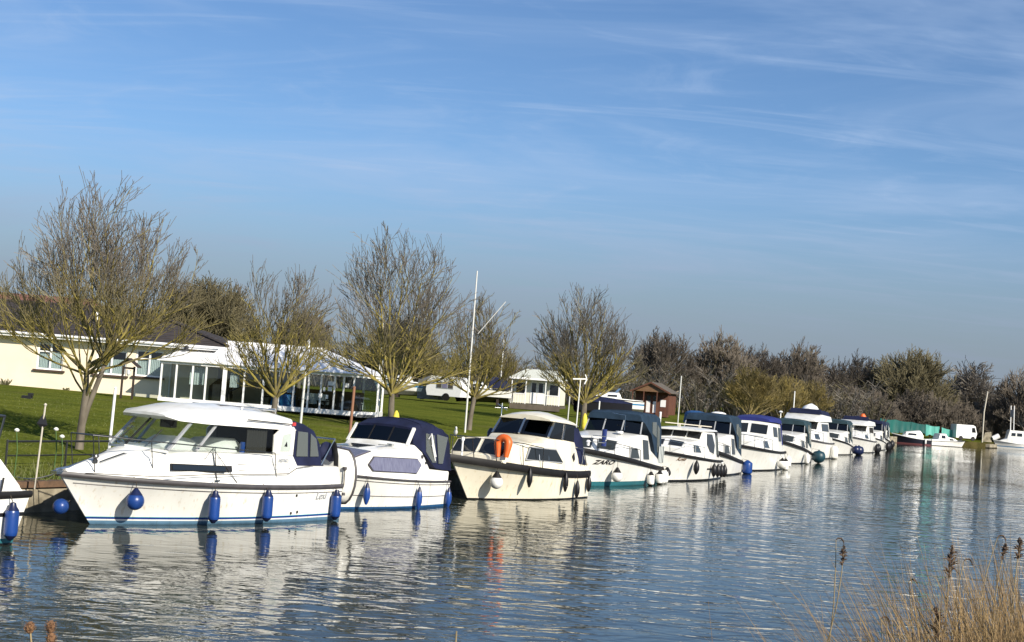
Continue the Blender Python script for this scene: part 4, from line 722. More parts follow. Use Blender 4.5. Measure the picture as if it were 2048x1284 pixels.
for b, H, q in ((b11, H11, 'sloping roofed cruiser'), (b12, H12, 'last but one cruiser in the row'), (b13, H13, 'last cruiser in the row')):
    for x, w_ in ((.6, 'at the stern'), (2.4, 'amidships')): b.fender('spindle', x, .85, -.05, f'dark fender {w_} of the {q}', 'fender_black', 'fender_black', r=.24)
# --- across the river
bb = Boat('motor_boat', 'black hulled boat with a white cabin lying against the far bank', (55.2, 182.0), 178, group=None, cat='boat'); HB = Hull(4.4, 1.9, .5, .75, .85, 1.25); bb.hull(HB, 'hull_black', (.1, 'white_paint'))
cb = bb.cabin([(3.6, .5, .4, .9, 1.0, .03), (3.2, .7, .6, .9, 1.5, .08), (1.4, .75, .65, .8, 1.75, .1), (1.0, .75, .65, .8, 1.2, .0)], 'gelcoat'); bb.win(cb, [(3.0, 1.15), (1.9, 1.15), (1.9, 1.4), (2.9, 1.4)], 'dark_glass')
bb.fender('cyl', .8, .8, .1, 'small white fender on the black hulled boat across the river', 'fender_white', 'fender_white', r=.13)
bc = Boat('motor_boat', 'white cabin cruiser lying against the far bank below the green tarpaulin', (55.6, 183.8), 14, group=None, cat='motor boat'); HC = Hull(4.9, 2.0, .5, .62, .68, .9); bc.hull(HC, 'hull_black_foot', (.07, 'black_rubber'))
cc = bc.cabin([(4.0, .5, .4, .75, .85, .05), (3.5, .7, .6, .65, 1.05, .1), (2.4, .85, .75, .62, 1.2, .1), (2.1, .85, .75, .6, 1.6, .08), (1.2, .85, .75, .6, 1.55, .08), (1.0, .85, .8, .6, .85, 0), (.1, .85, .8, .58, .8, 0)], 'gelcoat'); bc.win(cc, [(3.3, .8), (2.6, .8), (2.6, 1.02), (3.2, 1.0)], 'dark_glass', sides=(-1, 1)); bc.win(cc, [(2.0, 1.0), (1.4, 1.0), (1.4, 1.4), (1.95, 1.4)], 'dark_glass', sides=(-1, 1))
bd = Boat('motor_boat', 'white boat with turquoise line and mast cut off by the right edge of the photo', (76.6, 199.0), 178, group=None, cat='motor boat'); HD = Hull(6.5, 2.3, .7, .75, .85, 1.2); bd.hull(HD, 'hull_turquoise_line', (.08, 'white_paint'))
cd = bd.cabin([(6.2, .4, .3, 1.0, 1.15, .05), (5.4, .7, .6, .95, 1.5, .08), (5.1, .8, .7, .95, 2.7, .06), (1.6, .95, .85, .85, 2.6, .06), (1.4, .95, .85, .85, 1.2, 0), (.2, .95, .85, .8, 1.1, 0)], 'gelcoat'); bd.win(cd, [(4.9, 1.9), (4.3, 1.9), (4.3, 2.35), (4.85, 2.35)], 'dark_glass', 'white_paint'); bd.win(cd, [(4.1, 1.9), (3.4, 1.9), (3.4, 2.35), (4.1, 2.35)], 'dark_glass', 'white_paint')
for y in (.7, -.7): bd.tube([(4.6, y, 2.6), (4.7, y, 6.2)], .07, 'white_paint', 'mast')
bd.part(MB().box(4.6, 4.72, -.65, .65, 4.6, 5.6), 'awning', 'grey_plastic')

# ------------------------------------------------------------------ bungalow
mat('cream_render', (.8, .7, .54), .85, var=.08, vscale=1.2, bump=.15, bscale=25); mat('roof_tile', (.055, .042, .036), .8, col2=(.03, .024, .022), vscale=3, bump=.5, bscale=6)
mat('red_tile', (.2, .09, .06), .8, col2=(.13, .06, .045), vscale=3); mat('upvc', (.82, .82, .81), .35); mat('sill_brown', (.06, .035, .025), .7)
mat('dark_wood', (.035, .022, .015), .75, var=.4, vscale=7); mat('brown_board', (.13, .05, .028), .75, col2=(.09, .034, .02), vscale=3, stretch=(1, 1, .2)); mat('net_curtain', (.62, .64, .65), .9)
mat('conservatory_roof', (.84, .84, .84), .4, var=.04, vscale=2); mat('cream_chalet', (.74, .72, .6), .7, var=.08, vscale=2); mat('chalet_roof', (.62, .63, .54), .6, var=.12, vscale=2, stretch=(4, .6, 1))
mat('felt_roof', (.12, .1, .075), .85, var=.3, vscale=2); mat('lead_grey', (.16, .165, .17), .7, var=.3, vscale=2); mat('caravan_shade', (.16, .17, .18), .6, var=.4, vscale=2)
mat('tarpaulin_teal', (.006, .1, .085), .6, col2=(.005, .06, .055), vscale=.6, bump=.8, bscale=1.6, stretch=(1, 1, .3)); mat('tarpaulin_pale', (.12, .4, .34), .6, col2=(.05, .24, .2), vscale=1.2, bump=.8, bscale=2.5, stretch=(1.5, 1, .3)); mat('tarpaulin_blue', (.02, .09, .25), .6, col2=(.012, .05, .14), vscale=1.5, bump=.8, bscale=3)
mat('bright_blue', (.02, .15, .5), .6, col2=(.02, .2, .42), vscale=3, stretch=(4, 1, .2)); mat('galvanised', (.6, .6, .57), .5); mat('rust_post', (.25, .12, .07), .8)
def wall_openings(m, x0, x1, z0, z1, y, th, ops):
    xs = sorted({x0, x1, *[o[0] for o in ops], *[o[1] for o in ops]})
    for a, b in zip(xs, xs[1:]):
        cut = [(o[2], o[3]) for o in ops if o[0] <= a and b <= o[1]]; z = z0
        for c0, c1 in sorted(cut)+[(z1, z1)]:
            if c0 > z: m.box(a, b, y, y+th, z, c0)
            z = c1
def tiled(mb, bl, br, tr, tl, n, lift=.03):
    bl, br, tr, tl = map(Vector, (bl, br, tr, tl)); nn = (br-bl).cross(tl-bl).normalized()
    for k in range(n):
        a, b = k/n, (k+1.12)/n; b = min(b, 1.0)
        p = [bl.lerp(tl, a)+nn*lift, br.lerp(tr, a)+nn*lift, br.lerp(tr, b)+nn*.004, bl.lerp(tl, b)+nn*.004]
        mb.prism(p, -nn*.035)
HO = empty('bungalow', (-20, 64, 1.5), 0, 'cream rendered bungalow with a dark tiled hipped roof and white windows', 'house')
X = lambda v: v+20
m = MB(); ops = [(X(-21.5), X(-20.3), 1.0, 2.22), (X(-18.8), X(-17.4), .98, 2.1), (X(-17.0), X(-15.75), 1.02, 2.22), (X(-25.2), X(-24.2), 1.0, 2.2)]
wall_openings(m, X(-30), X(-13.2), -.1, 2.55, 0, .25, ops); m.box(X(-13.45), X(-13.2), .25, 10, -.1, 2.55).box(X(-30), X(-13.45), 9.75, 10, -.1, 2.55); m.build('wall', 'cream_render', HO)
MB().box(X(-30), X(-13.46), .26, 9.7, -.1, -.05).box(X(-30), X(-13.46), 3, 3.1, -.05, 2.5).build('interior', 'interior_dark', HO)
for x0, x1, z0, z1 in ops:
    wf = MB().box(x0, x0+.07, .06, .13, z0, z1).box(x1-.07, x1, .06, .13, z0, z1).box(x0+.07, x1-.07, .06, .13, z1-.07, z1).box(x0+.07, x1-.07, .06, .13, z0, z0+.07).box((x0+x1)/2-.04, (x0+x1)/2+.04, .062, .128, z0+.07, z1-.07).box(x0+.07, (x0+x1)/2-.04, .064, .126, z1-.42, z1-.36).build('window', 'upvc', HO)
    MB().box(x0+.07, x1-.07, .09, .1, z0+.07, z1-.07).build('pane', 'house_glass', wf)
    MB().loft([[(x0+.08+(x1-x0-.16)*i/28, .17+.03*(i % 2), z) for i in range(29)] for z in (z0+.05, z1-.4)], ring_closed=False).build('curtain', 'net_curtain', wf)
    MB().box(x0-.12, x1+.12, -.12, .06, z0-.09, z0-.002).build('sill', 'sill_brown', wf)
m = MB(); e = 2.62; rz = 4.15; yl = X(-30); xr = X(-12.75)
tiled(m, (yl, -.5, e), (xr, -.5, e), (X(-17.9), 5, rz), (yl, 5, rz), 16); tiled(m, (xr, -.5, e), (xr, 10.5, e), (X(-17.9), 5.01, rz), (X(-17.9), 5, rz), 16); tiled(m, (xr, 10.5, e), (yl, 10.5, e), (yl, 5, rz), (X(-17.9), 5, rz), 8)
rf = m.build('roof', 'roof_tile', HO)
MB().tube([(yl, 5, rz+.03), (X(-17.9), 5, rz+.03), (xr, -.5, e+.06)], .09, 6).build('ridge_tiles', 'roof_tile', rf)
MB().box(yl, X(-12.8), -.52, -.48, e-.2, e-.01).box(yl, X(-12.8), -.48, 0, e-.2, e-.17).build('fascia', 'upvc', HO)
MB().tube([(yl, -.58, e-.04), (X(-12.8), -.58, e-.06)], .06, 8).build('gutter', 'upvc', HO)
MB().tube([(X(-15.35), -.56, e-.08), (X(-15.35), -.06, e-.35), (X(-15.35), -.06, 0)], .04, 6).build('downpipe', 'upvc', HO)
MB().lathe((X(-14.6), -.62, e-.16), [(.02, .12), (.1, .08), (.1, -.06), (.02, -.1)], 10).build('eaves_lamp', 'black_paint', HO)
MB().lathe((X(-19.6), 2.2, e+.62), [(.06, 0), (.06, .5), (.12, .5), (.1, .62)], 8).build('flue', 'upvc', HO)
HB2 = empty('house', (-30, 92, 1.6), 0, 'house with a low red brown tiled roof rising behind the bungalow at the left edge', 'house')
m = MB(); m.box(-9, 4, 0, 8, 0, 3); m.build('wall', 'cream_render', HB2); m = MB(); tiled(m, (-9.5, -.5, 3), (4.5, -.5, 3), (1.2, 4, 5.6), (-9.5, 4, 5.6), 10); tiled(m, (4.5, -.5, 3), (4.5, 8.5, 3), (1.2, 4.01, 5.6), (1.2, 4, 5.6), 10); m.build('roof', 'red_tile', HB2)
BT = empty('bird_table', (-16.2, 60, 1.55), 0, 'dark wooden shelter with a small pitched roof on two posts before the bungalow', 'bird table')
for x in (-.24, .24): MB().box(x-.04, x+.04, -.04, .04, 0, 1.4).build('post', 'dark_wood', BT)
for s_ in (1, -1): MB().prism([(0, -.35, 1.72), (s_*.46, -.35, 1.36), (s_*.46, .35, 1.36), (0, .35, 1.72)], (0, 0, .035)).build('roof', 'dark_wood', BT)
MB().box(-.2, .2, -.03, .03, 1.28, 1.36).build('crossbar', 'dark_wood', BT); MB().lathe((0, 0, .98), [(.02, .28), (.09, .25), (.08, .1), (.02, 0)], 8).build('hanging_feeder', 'net_curtain', BT)
for i, (x, y, s_) in enumerate(((-22.6, 63.5, .35), (-19.9, 63.6, .18), (-18.7, 63.6, .2))):
    m = MB(); rng = random.Random(i)
    for k in range(40):
        a = rng.uniform(0, 6.28); r_ = s_*rng.random(); m.bar((0, 0, 0), (r_*math.cos(a), r_*math.sin(a)*.5, s_*rng.uniform(.5, 1.2)), .012, .03)
    mat('winter_shrub', (.14, .13, .06), .9, var=.4, vscale=5); o = m.build('shrub', 'winter_shrub', None); o.location = (x, y, 1.55); tag(o, ('small shrub at the bungalow wall left of its windows', 'low tuft at the bungalow wall behind the tree', 'low tuft left of the wooden shelter at the wall')[i], 'shrub')

# ------------------------------------------------------------------ conservatory
CO = empty('conservatory', (-10.5, 62, 1.6), 0, 'long white conservatory with a hipped white roof and tall glazed panels', 'conservatory')
cx = lambda v: v+10.5
foot = [(-15.3, 0), (-12.45, 0), (-6.75, 0), (-5.75, 1.0), (-5.75, 3.2), (-6.75, 4.2)]
posts = [-15.28, -14.62, -13.9, -13.3, -12.48, -11.6, -10.75, -10.05, -9.4, -8.75, -8.2, -7.6, -7.2, -6.75]
zl, zh = 1.62, 1.62
for i, x in enumerate(posts):
    w_ = .11 if abs(x+12.48) < .01 else .045
    MB().box(cx(x)-w_*.8, cx(x)+w_*.8, -.05, .05, .1, 1.6).build('post', 'upvc', CO)
for a, b in zip(posts, posts[1:]):
    MB().box(cx(a)+.045+(.07 if abs(a+12.48) < .01 else 0), cx(b)-.045-(.07 if abs(b+12.48) < .01 else 0), -.008, .008, .14, 1.56).build('pane', 'house_glass', CO)
for (xa, ya), (xb, yb) in (((-6.75, 0), (-5.75, 1.0)), ((-5.75, 1.0), (-5.75, 3.2)), ((-5.75, 3.2), (-6.75, 4.2))):
    MB().prism([(cx(xa)*.97+cx(xb)*.03, ya*.97+yb*.03, .14), (cx(xb)*.97+cx(xa)*.03, yb*.97+ya*.03, .14), (cx(xb)*.97+cx(xa)*.03, yb*.97+ya*.03, 1.56), (cx(xa)*.97+cx(xb)*.03, ya*.97+yb*.03, 1.56)], (.01, 0, 0)).build('pane', 'house_glass', CO)
    MB().box(cx(xb)-.05, cx(xb)+.05, yb-.05, yb+.05, .1, 1.6).build('post', 'upvc', CO)
m = MB().box(cx(-15.34), cx(-6.75), -.08, .08, -.1, .1).bar((cx(-6.75), 0, 0), (cx(-5.75), 1.0, 0), .16, .2).bar((cx(-5.75), 1, 0), (cx(-5.75), 3.2, 0), .16, .2); m.build('base_rail', 'upvc', CO)
m = MB().box(cx(-15.34), cx(-6.75), -.09, .09, 1.6, 1.72).bar((cx(-6.75), 0, 1.66), (cx(-5.75), 1.0, 1.66), .18, .12).bar((cx(-5.75), 1, 1.66), (cx(-5.75), 3.2, 1.66), .18, .12); m.build('eaves_beam', 'upvc', CO)
MB().box(cx(-15.3), cx(-5.8), .1, 4.2, -.15, -.02).build('floor', 'lead_grey', CO)
MB().box(cx(-15.2), cx(-10.2), 4.0, 4.2, -.02, 1.7).build('back_wall', 'cream_render', CO); MB().box(cx(-10.2), cx(-6.8), 4.1, 4.18, -.02, .9).build('back_rail', 'dark_wood', CO)
for xa, xb in ((-14.1, -13.45), (-12.3, -11.9)): MB().loft([[(cx(xa+(xb-xa)*i/12), .35+.04*(i % 2), z) for i in range(13)] for z in (.75, 1.55)], ring_closed=False).build('curtain', 'net_curtain', CO)
E1, RG = 1.72, 2.72; ridge = [(-12.9, 2.1), (-8.4, 2.1)]
xs = [-13.4]+[-13.4+k*(6.65/7) for k in range(1, 8)]
def panel(a, b, c, d, name='roof_panel'):
    P = [Vector(p) for p in ((a, b, c, d) if d else (a, b, c))]; n = (P[1]-P[0]).cross(P[-1]-P[0]).normalized()
    if n.z < 0: n = -n
    MB().prism(P, n*.04).build(name, 'conservatory_roof', CO)
for a, b in zip(xs, xs[1:]):
    ta = -12.9+4.5*(a+13.4)/6.65; tb = -12.9+4.5*(b+13.4)/6.65
    panel((cx(a)+.012, -.22, E1), (cx(b)-.012, -.22, E1), (cx(tb)-.01, 2.1, RG), (cx(ta)+.01, 2.1, RG))
    panel((cx(a)+.012, 4.4, E1), (cx(b)-.012, 4.4, E1), (cx(tb)-.01, 2.12, RG), (cx(ta)+.01, 2.12, RG))
for (p, q) in (((-6.72, -.22), (-5.55, .95)), ((-5.55, .97), (-5.55, 3.25)), ((-5.55, 3.27), (-6.72, 4.4))): panel((cx(p[0]), p[1], E1), (cx(q[0]), q[1], E1), (cx(-8.39), 2.11, RG), None)
panel((cx(-13.42), -.2, E1), (cx(-13.42), 4.38, E1), (cx(-12.92), 2.1, RG), None)
panel((cx(-15.45), -.24, E1-.01), (cx(-14.5), -.24, E1-.01), (cx(-14.3), 2.0, 2.25), (cx(-14.9), 2.0, 2.25)); panel((cx(-14.48), -.24, E1-.01), (cx(-13.43), -.24, E1-.01), (cx(-13.2), 2.0, 2.27), (cx(-14.28), 2.0, 2.25)); panel((cx(-15.46), -.22, E1-.01), (cx(-15.46), 4.2, E1-.01), (cx(-14.92), 2.0, 2.25), None)
panel((cx(-15.45), 4.22, E1-.01), (cx(-13.43), 4.22, E1-.01), (cx(-13.2), 2.02, 2.25), (cx(-14.9), 2.02, 2.25))
MB().tube([(cx(-12.9), 2.1, RG+.05), (cx(-8.4), 2.1, RG+.05)], .07, 6).build('ridge', 'conservatory_roof', CO)
MB().lathe((cx(-9.2), 2.1, RG+.06), [(.14, 0), (.1, .1), (.04, .18), (.07, .27), (.01, .42)], 10).build('finial', 'conservatory_roof', CO)
for i, (x, z, w_) in enumerate(((-7.75, 1.25, .3), (-7.8, 1.0, .18), (-8.05, .98, .1), (-8.2, .7, .17), (-7.9, .65, .1), (-7.05, 1.22, .16))): MB().box(cx(x)-w_/2, cx(x)+w_/2, -.03, -.02, z-.09, z+.09).build('notice', 'upvc', CO)
# furniture inside
def thing(name, label, cat, parts, loc, rz=0, group=None):
    o = empty(name, loc, rz, label, cat, group)
    for nm, mb, mt, sm in parts: mb.build(nm, mt, o, sm)
    return o
def dome(w_, d_, h, z0=0, n=10):
    return MB().loft([[(w_*(1-.15*t)*math.cos(a), d_*(1-.15*t)*math.sin(a), z0+h*t) for a in [2*math.pi*k/14 for k in range(14)]] for t in (0, .5, .8)]+[[(w_*r_*math.cos(a), d_*r_*math.sin(a), z0+h*q) for a in [2*math.pi*k/14 for k in range(14)]] for r_, q in ((.7, .92), (.35, .99), (.02, 1.0))])
thing('garden_hammock', 'bright blue covered garden seat seen through the conservatory glass', 'garden furniture', [('cover', dome(.62, .5, .72), 'bright_blue', 50), ('hood', dome(.64, .52, .34, .72), 'tarpaulin_blue', 50)], (-9.95, 63.0, 1.58))
thing('play_tent', 'dark blue low arched tent inside the conservatory behind the second tree', 'tent', [('cover', MB().loft([[(-.9+1.8*t, y, .35+.55*math.sin(math.pi*(.15+t*.7))) for t in [k/8 for k in range(9)]] for y in (-.4, 0, .4)], ring_closed=False), 'tarpaulin_blue', 50), ('frame', MB().tube([(-.9, -.4, 0), (-.9, -.4, .45)], .02).tube([(.9, -.4, 0), (.9, -.4, .45)], .02).tube([(-.9, .4, 0), (-.9, .4, .45)], .02).tube([(.9, .4, 0), (.9, .4, .45)], .02), 'dark_wood', None)], (-11.45, 63.0, 1.58))
thing('shed_tent', 'black pointed cover standing inside the conservatory left part', 'cover', [('cover', MB().prism([(-.45, 0, 0), (.45, 0, 0), (.45, 0, .75), (0, 0, 1.15), (-.45, 0, .75)], (0, .8, 0)), 'black_canvas', None)], (-12.9, 63.0, 1.58))
thing('table', 'table under a white cloth inside the conservatory', 'table', [('tablecloth', MB().box(-.55, .55, -.4, .4, .3, .76), 'white_cloth', None), ('leg', MB().box(-.5, -.44, -.3, -.24, 0, .3), 'dark_wood', None), ('leg', MB().box(.44, .5, -.3, -.24, 0, .3), 'dark_wood', None)], (-8.55, 63.2, 1.58))
def chair_parts(mt): return [('seat', MB().box(-.24, .24, -.24, .24, .42, .48), mt, None), ('backrest', MB().box(-.24, .24, .2, .26, .5, .95), mt, None)]+[('leg', MB().box(a-.025, a+.025, b-.025, b+.025, 0, .42), mt, None) for a in (-.2, .2) for b in (-.2, .2)]
for i, (x, y, a, l) in enumerate(((-9.05, 62.6, 30, 'dark chair left of the white clothed table in the conservatory'), (-8.1, 62.6, -30, 'dark chair right of the white clothed table in the conservatory'), (-7.5, 63.2, 10, 'dark chair near the notices in the conservatory'), (-6.7, 63.0, -15, 'dark chair in the rounded end of the conservatory'), (-11.0, 64.6, 0, 'dark chair behind the blue tent in the conservatory'))):
    thing('chair', l, 'chair', chair_parts('dark_wood'), (x, y, 1.58), R(a), 'chairs inside the conservatory')

# ------------------------------------------------------------------ caravan, chalet, cabin and boats ashore
CV = empty('caravan', (-4.5, 112, 1.9), R(-24), 'white touring caravan with a dark grey shaded end parked on the lawn', 'caravan')
m = MB().loft([[(x, y, z) for x, z in ((-1.55, .35), (1.35, .35), (1.45, .9), (1.3, 1.75), (1.0, 1.92), (-1.3, 1.92), (-1.6, 1.5), (-1.68, .8))] for y in (-1.0, 1.0)]); m.build('body', 'white_paint', CV)
MB().box(-.75, .75, -1.03, -1.0, .95, 1.5).build('window_frame', 'grey_plastic', CV)
for x in (-.5, 0, .5): MB().box(x-.2, x+.2, -1.045, -1.03, 1.0, 1.45).build('window', 'curtain_mauve' if x == 0 else 'dark_glass', CV)
MB().prism([(-1.7, -.8, .6), (-1.7, .8, .6), (-1.66, .8, 1.5), (-1.66, -.8, 1.5)], (-.04, 0, 0)).build('front_window', 'dark_glass', CV)
for x in (.15,):
    wl = MB().lathe((0, 0, 0), [(.05, .02), (.3, .02), (.3, .2), (.05, .2)], 14).build('wheel', 'black_rubber', CV); wl.matrix_local = Matrix.Translation((x, -.86, .3)) @ Matrix.Rotation(R(90), 4, 'X')
MB().bar((-1.6, 0, .4), (-2.6, 0, .35), .1, .08).build('drawbar', 'dark_steel', CV)
thing('shaded_end_awning', 'awning coloured dark grey for the shaded end of the white caravan', 'awning', [('cover', MB().prism([(-.9, 0, 0), (.9, 0, 0), (.9, 0, 1.5), (0, 0, 1.85), (-.9, 0, 1.5)], (0, 2.0, 0)), 'caravan_shade', None)], (-6.3, 112.6, 1.9), R(-15))  # dark grey colour stands in for the shade on the caravan's end
def shore_boat(label, x, y, z, th, cover=None):
    b = Boat('motor_boat', label, (x, y), th, z=z, group='boats laid up ashore', cat='boat'); H = Hull(4.6, 1.8, .5, .65, .7, .95); b.hull(H, 'hull_black_foot' if cover else 'hull_turquoise_line', (.06, 'black_rubber'))
    c = b.cabin([(3.9, .5, .45, .75, .85, .05), (3.0, .75, .65, .7, 1.1, .1), (2.0, .8, .7, .65, 1.15, .08), (1.8, .8, .75, .65, .75, 0), (.1, .8, .75, .6, .7, 0)], 'gelcoat'); b.win(c, [(3.0, .85), (2.2, .85), (2.2, 1.02), (2.9, 1.0)], 'dark_glass')
    b.pane([(2.2, .7, 1.2), (2.2, -.7, 1.2), (1.9, -.68, 1.55), (1.9, .68, 1.55)], 'tinted_glass')
    if cover: soft_canopy(b, [(2.0, .78, .7, 1.15, 1.6, .05), (1.2, .85, .75, .7, 1.6, .08), (.4, .85, .75, .7, 1.35, .05), (.05, .8, .7, .7, 1.0, .0)], cover)
    b.part(MB().box(.8, 1.0, -.7, .7, -.6, .1).box(2.8, 3.0, -.6, .6, -.6, .1), 'cradle', 'dark_wood'); return b
shore_boat('white speedboat laid up on the lawn left of the caravan', -5.9, 113.5, 2.45, 176)
shore_boat('white speedboat with a navy cover laid up right of the caravan', .3, 113, 2.4, 172, 'navy_canvas')
shore_boat('white hulled boat laid up beside the brown wooden cabin', 10.9, 112, 2.35, 184)
thing('covered_boat', 'covered boat with dark sheets laid up behind the slate blue canopy', 'boat', [('hull', MB().loft([[(x, y_*w_, z_) for y_, z_ in ((-1, .9), (-.8, .2), (0, 0), (.8, .2), (1, .9))] for x, w_ in ((-2, .8), (0, .95), (1.6, .7), (2.4, .05))], ring_closed=False), 'hull_black', 40), ('cover', MB().loft([[(x, y_*w_, .88+h*(1-y_*y_)) for y_ in (-1.02, -.5, 0, .5, 1.02)] for x, w_, h in ((-2, .8, .3), (-.5, .95, .45), (1.0, .8, .35), (2.4, .1, .1))], ring_closed=False), 'navy_canvas', 50)], (7.2, 106, 1.85), R(8))
thing('covered_boat', 'bundle under crumpled blue tarpaulin right of the brown cabin', 'boat', [('cover', dome(1.1, .9, 1.15), 'tarpaulin_blue', 50)], (17.6, 130, 1.35)); thing('covered_load', 'pale sheeted load between the yellowish trees', 'cover', [('cover', dome(.9, .7, .9), 'white_cloth', 50)], (21.4, 141, 1.6))
CH = empty('chalet', (2.4, 115, 1.75), R(-8), 'cream chalet with a pale shallow roof, veranda and white double doors', 'chalet'); CH.scale = (.9, .9, 1.1)
m = MB().box(-2.2, 2.2, .9, 5, .35, 2.25); m.build('wall', 'cream_chalet', CH); MB().box(-2.3, 2.3, -.4, 5, .12, .3).box(-2.3, 2.3, -.42, -.38, -.1, .12).build('deck', 'felt_roof', CH)
m = MB(); P = [(-2.45, -.5, 2.25), (2.45, -.5, 2.25), (2.45, 5.2, 2.25), (-2.45, 5.2, 2.25), (-1.3, 2.2, 2.95), (1.5, 2.2, 2.95)]
m.add(P, [(0, 1, 5, 4), (1, 2, 5), (2, 3, 4, 5), (3, 0, 4), (0, 3, 2, 1)]); m.build('roof', 'chalet_roof', CH); MB().box(-2.47, 2.47, -.56, -.5, 2.12, 2.26).build('fascia', 'upvc', CH)
for x in (-2.2, -.9, .9, 2.2): MB().box(x-.04, x+.04, -.36, -.28, .3, 2.24).build('veranda_post', 'upvc', CH)
for x in (-.32, .32): d = MB().box(x-.3, x+.3, .86, .9, .36, 2.05).build('door', 'upvc', CH); MB().box(x-.2, x+.2, .845, .86, 1.2, 1.9).build('pane', 'smoke_glass', d)
for x in (-1.55, 1.55): wn = MB().box(x-.45, x+.45, .86, .9, 1.0, 1.9).build('window', 'upvc', CH); MB().box(x-.4, x+.4, .85, .86, 1.05, 1.85).build('pane', 'dark_glass', wn)
for x0, x1 in ((-2.15, -.95), (.95, 2.15)):
    rl = MB().bar((x0, -.32, 1.05), (x1, -.32, 1.05), .05, .05).build('railing', 'upvc', CH)
    for k in range(5): MB().bar((x0+(x1-x0)*(k+.5)/5, -.32, .3), (x0+(x1-x0)*(k+.5)/5, -.32, 1.03), .03, .03).build('baluster', 'upvc', rl)
CB = empty('cabin', (14.5, 141, 1.55), R(-16), 'brown boarded cabin with a gabled porch and two pale doors', 'cabin'); CB.scale = (.9, .8, 1)
MB().box(-1.9, 1.9, .9, 6.5, .2, 2.45).build('wall', 'brown_board', CB); MB().box(-2.0, 2.0, -.5, .9, .0, .2).build('deck', 'brown_board', CB)
for k in range(15): MB().box(1.9, 1.92, .95+k*.37, 1.29+k*.37, .22, 2.42).build('board', 'brown_board', CB)
MB().prism([(-2.15, -.35, 2.45), (2.15, -.35, 2.45), (0, -.35, 3.3)], (0, .08, 0)).build('gable', 'teak', CB)
for s_ in (1, -1): MB().prism([(s_*2.3, -.6, 2.38), (0, -.6, 3.38), (0, 6.8, 3.38), (s_*2.3, 6.8, 2.38)], (0, 0, .06)).build('roof', 'felt_roof', CB); MB().bar((s_*2.3, -.63, 2.36), (0, -.63, 3.36), .05, .16).build('bargeboard', 'brown_board', CB)
for x in (-2.0, -.75, .75, 2.0): MB().box(x-.05, x+.05, -.42, -.32, .2, 2.45).build('post', 'brown_board', CB)
for x in (-.38, .38): d = MB().box(x-.33, x+.33, .85, .9, .22, 2.15).build('door', 'brown_board', CB); MB().box(x-.22, x+.22, .835, .85, .35, 1.5).build('panel', 'upvc', d); MB().box(x-.22, x+.22, .835, .85, 1.6, 2.05).build('pane', 'smoke_glass', d)
MB().box(1.0, 1.6, .85, .9, 1.0, 1.7).build('window', 'upvc', CB)
# teal sheeting strung along a frame by the far bank
TS = empty('tarpaulin_screen', (49.7, 186.0, .9), math.atan2(9.5, 13.6), 'long teal tarpaulin screen sagging along the far bank', 'tarpaulin screen')
ln = math.hypot(13.6, 9.5)
def sheet(u0, u1, zt0, zt1, zb, seed, mt, y0=0):
    rg = random.Random(seed); n_ = max(6, int((u1-u0)*4)); rings = []
    for k in range(5):
        rings.append([(u0+(u1-u0)*i/n_, y0+.12*math.sin(i*1.3+seed)*(k/4)+rg.uniform(-.03, .03), (zt0+(zt1-zt0)*i/n_-.12*math.sin(math.pi*i/n_))*(1-k/4)+(zb+rg.uniform(-.12, .12))*k/4) for i in range(n_+1)])
    MB().loft(rings, ring_closed=False).build('sheet', mt, TS, 60)
sheet(0, 3.1, 2.15, 2.1, .35, 1, 'tarpaulin_teal'); sheet(3.15, 6.4, 2.1, 1.95, .4, 2, 'tarpaulin_teal', .03); sheet(6.3, 10.2, 1.95, 1.75, .55, 3, 'tarpaulin_teal', -.03); sheet(9.2, 12.2, 1.75, 1.6, .3, 4, 'tarpaulin_pale', -.12); sheet(12.4, 15.4, 1.5, 1.3, .1, 5, 'tarpaulin_pale', -.3)
for k in range(8): MB().box(k*2.1-.04, k*2.1+.04, .1, .18, -.2, 2.2-k*.09).build('post', 'dark_wood', TS)
thing('van', 'white van body half draped in pale green sheeting on the far bank', 'van', [('body', MB().loft([[(x, y, z) for x, z in ((-1.6, .3), (1.3, .3), (1.5, 1.0), (1.2, 2.0), (.9, 2.15), (-1.6, 2.15))] for y in (-.85, .85)]), 'white_paint', None), ('window', MB().prism([(.7, -.87, 1.15), (1.3, -.87, 1.15), (1.12, -.87, 1.8), (.7, -.87, 1.8)], (0, .015, 0)), 'dark_glass', None)]+[('wheel', MB().loft([[(x+.3*math.cos(a), y, .3+.3*math.sin(a)) for a in [2*math.pi*k/12 for k in range(12)]] for y in (-.9, -.7)]), 'black_rubber', None) for x in (-.9, .9)], (63.6, 194.2, .85), R(10))
thing('concrete_block', 'pale concrete landing block on the far bank beside the last moored boat', 'block', [('block', MB().box(-1.7, 1.7, -.4, .4, 0, .75), 'bank_concrete', None)], (49.3, 181.2, .05), R(35)); thing('concrete_block', 'low pale concrete edging on the far bank near the right edge', 'block', [('block', MB().box(-3.0, 3.0, -.3, .3, 0, .45), 'bank_concrete', None)], (68.6, 197.3, .1), R(60))
thing('gas_bottle', 'white cylinder tank lying among stones on the far bank', 'tank', [('tank', MB().tube([(-.5, 0, .5), (.4, 0, 1.0)], .38, 12), 'white_paint', 50), ('stand', MB().box(-.4, .3, -.3, .3, 0, .35), 'dark_wood', None)], (71.3, 203.5, .75)); thing('stone_slab', 'pale upright stone slab on the far bank beside the tank', 'stone', [('slab', MB().loft([[(-.7, -.2, 0), (.7, -.2, 0), (.7, .3, 0), (-.7, .3, 0)], [(-.3, -.1, 1.3), (.6, -.1, 1.5), (.6, .2, 1.5), (-.3, .2, 1.3)]]), 'bank_concrete', None)], (70.0, 203.6, .75))

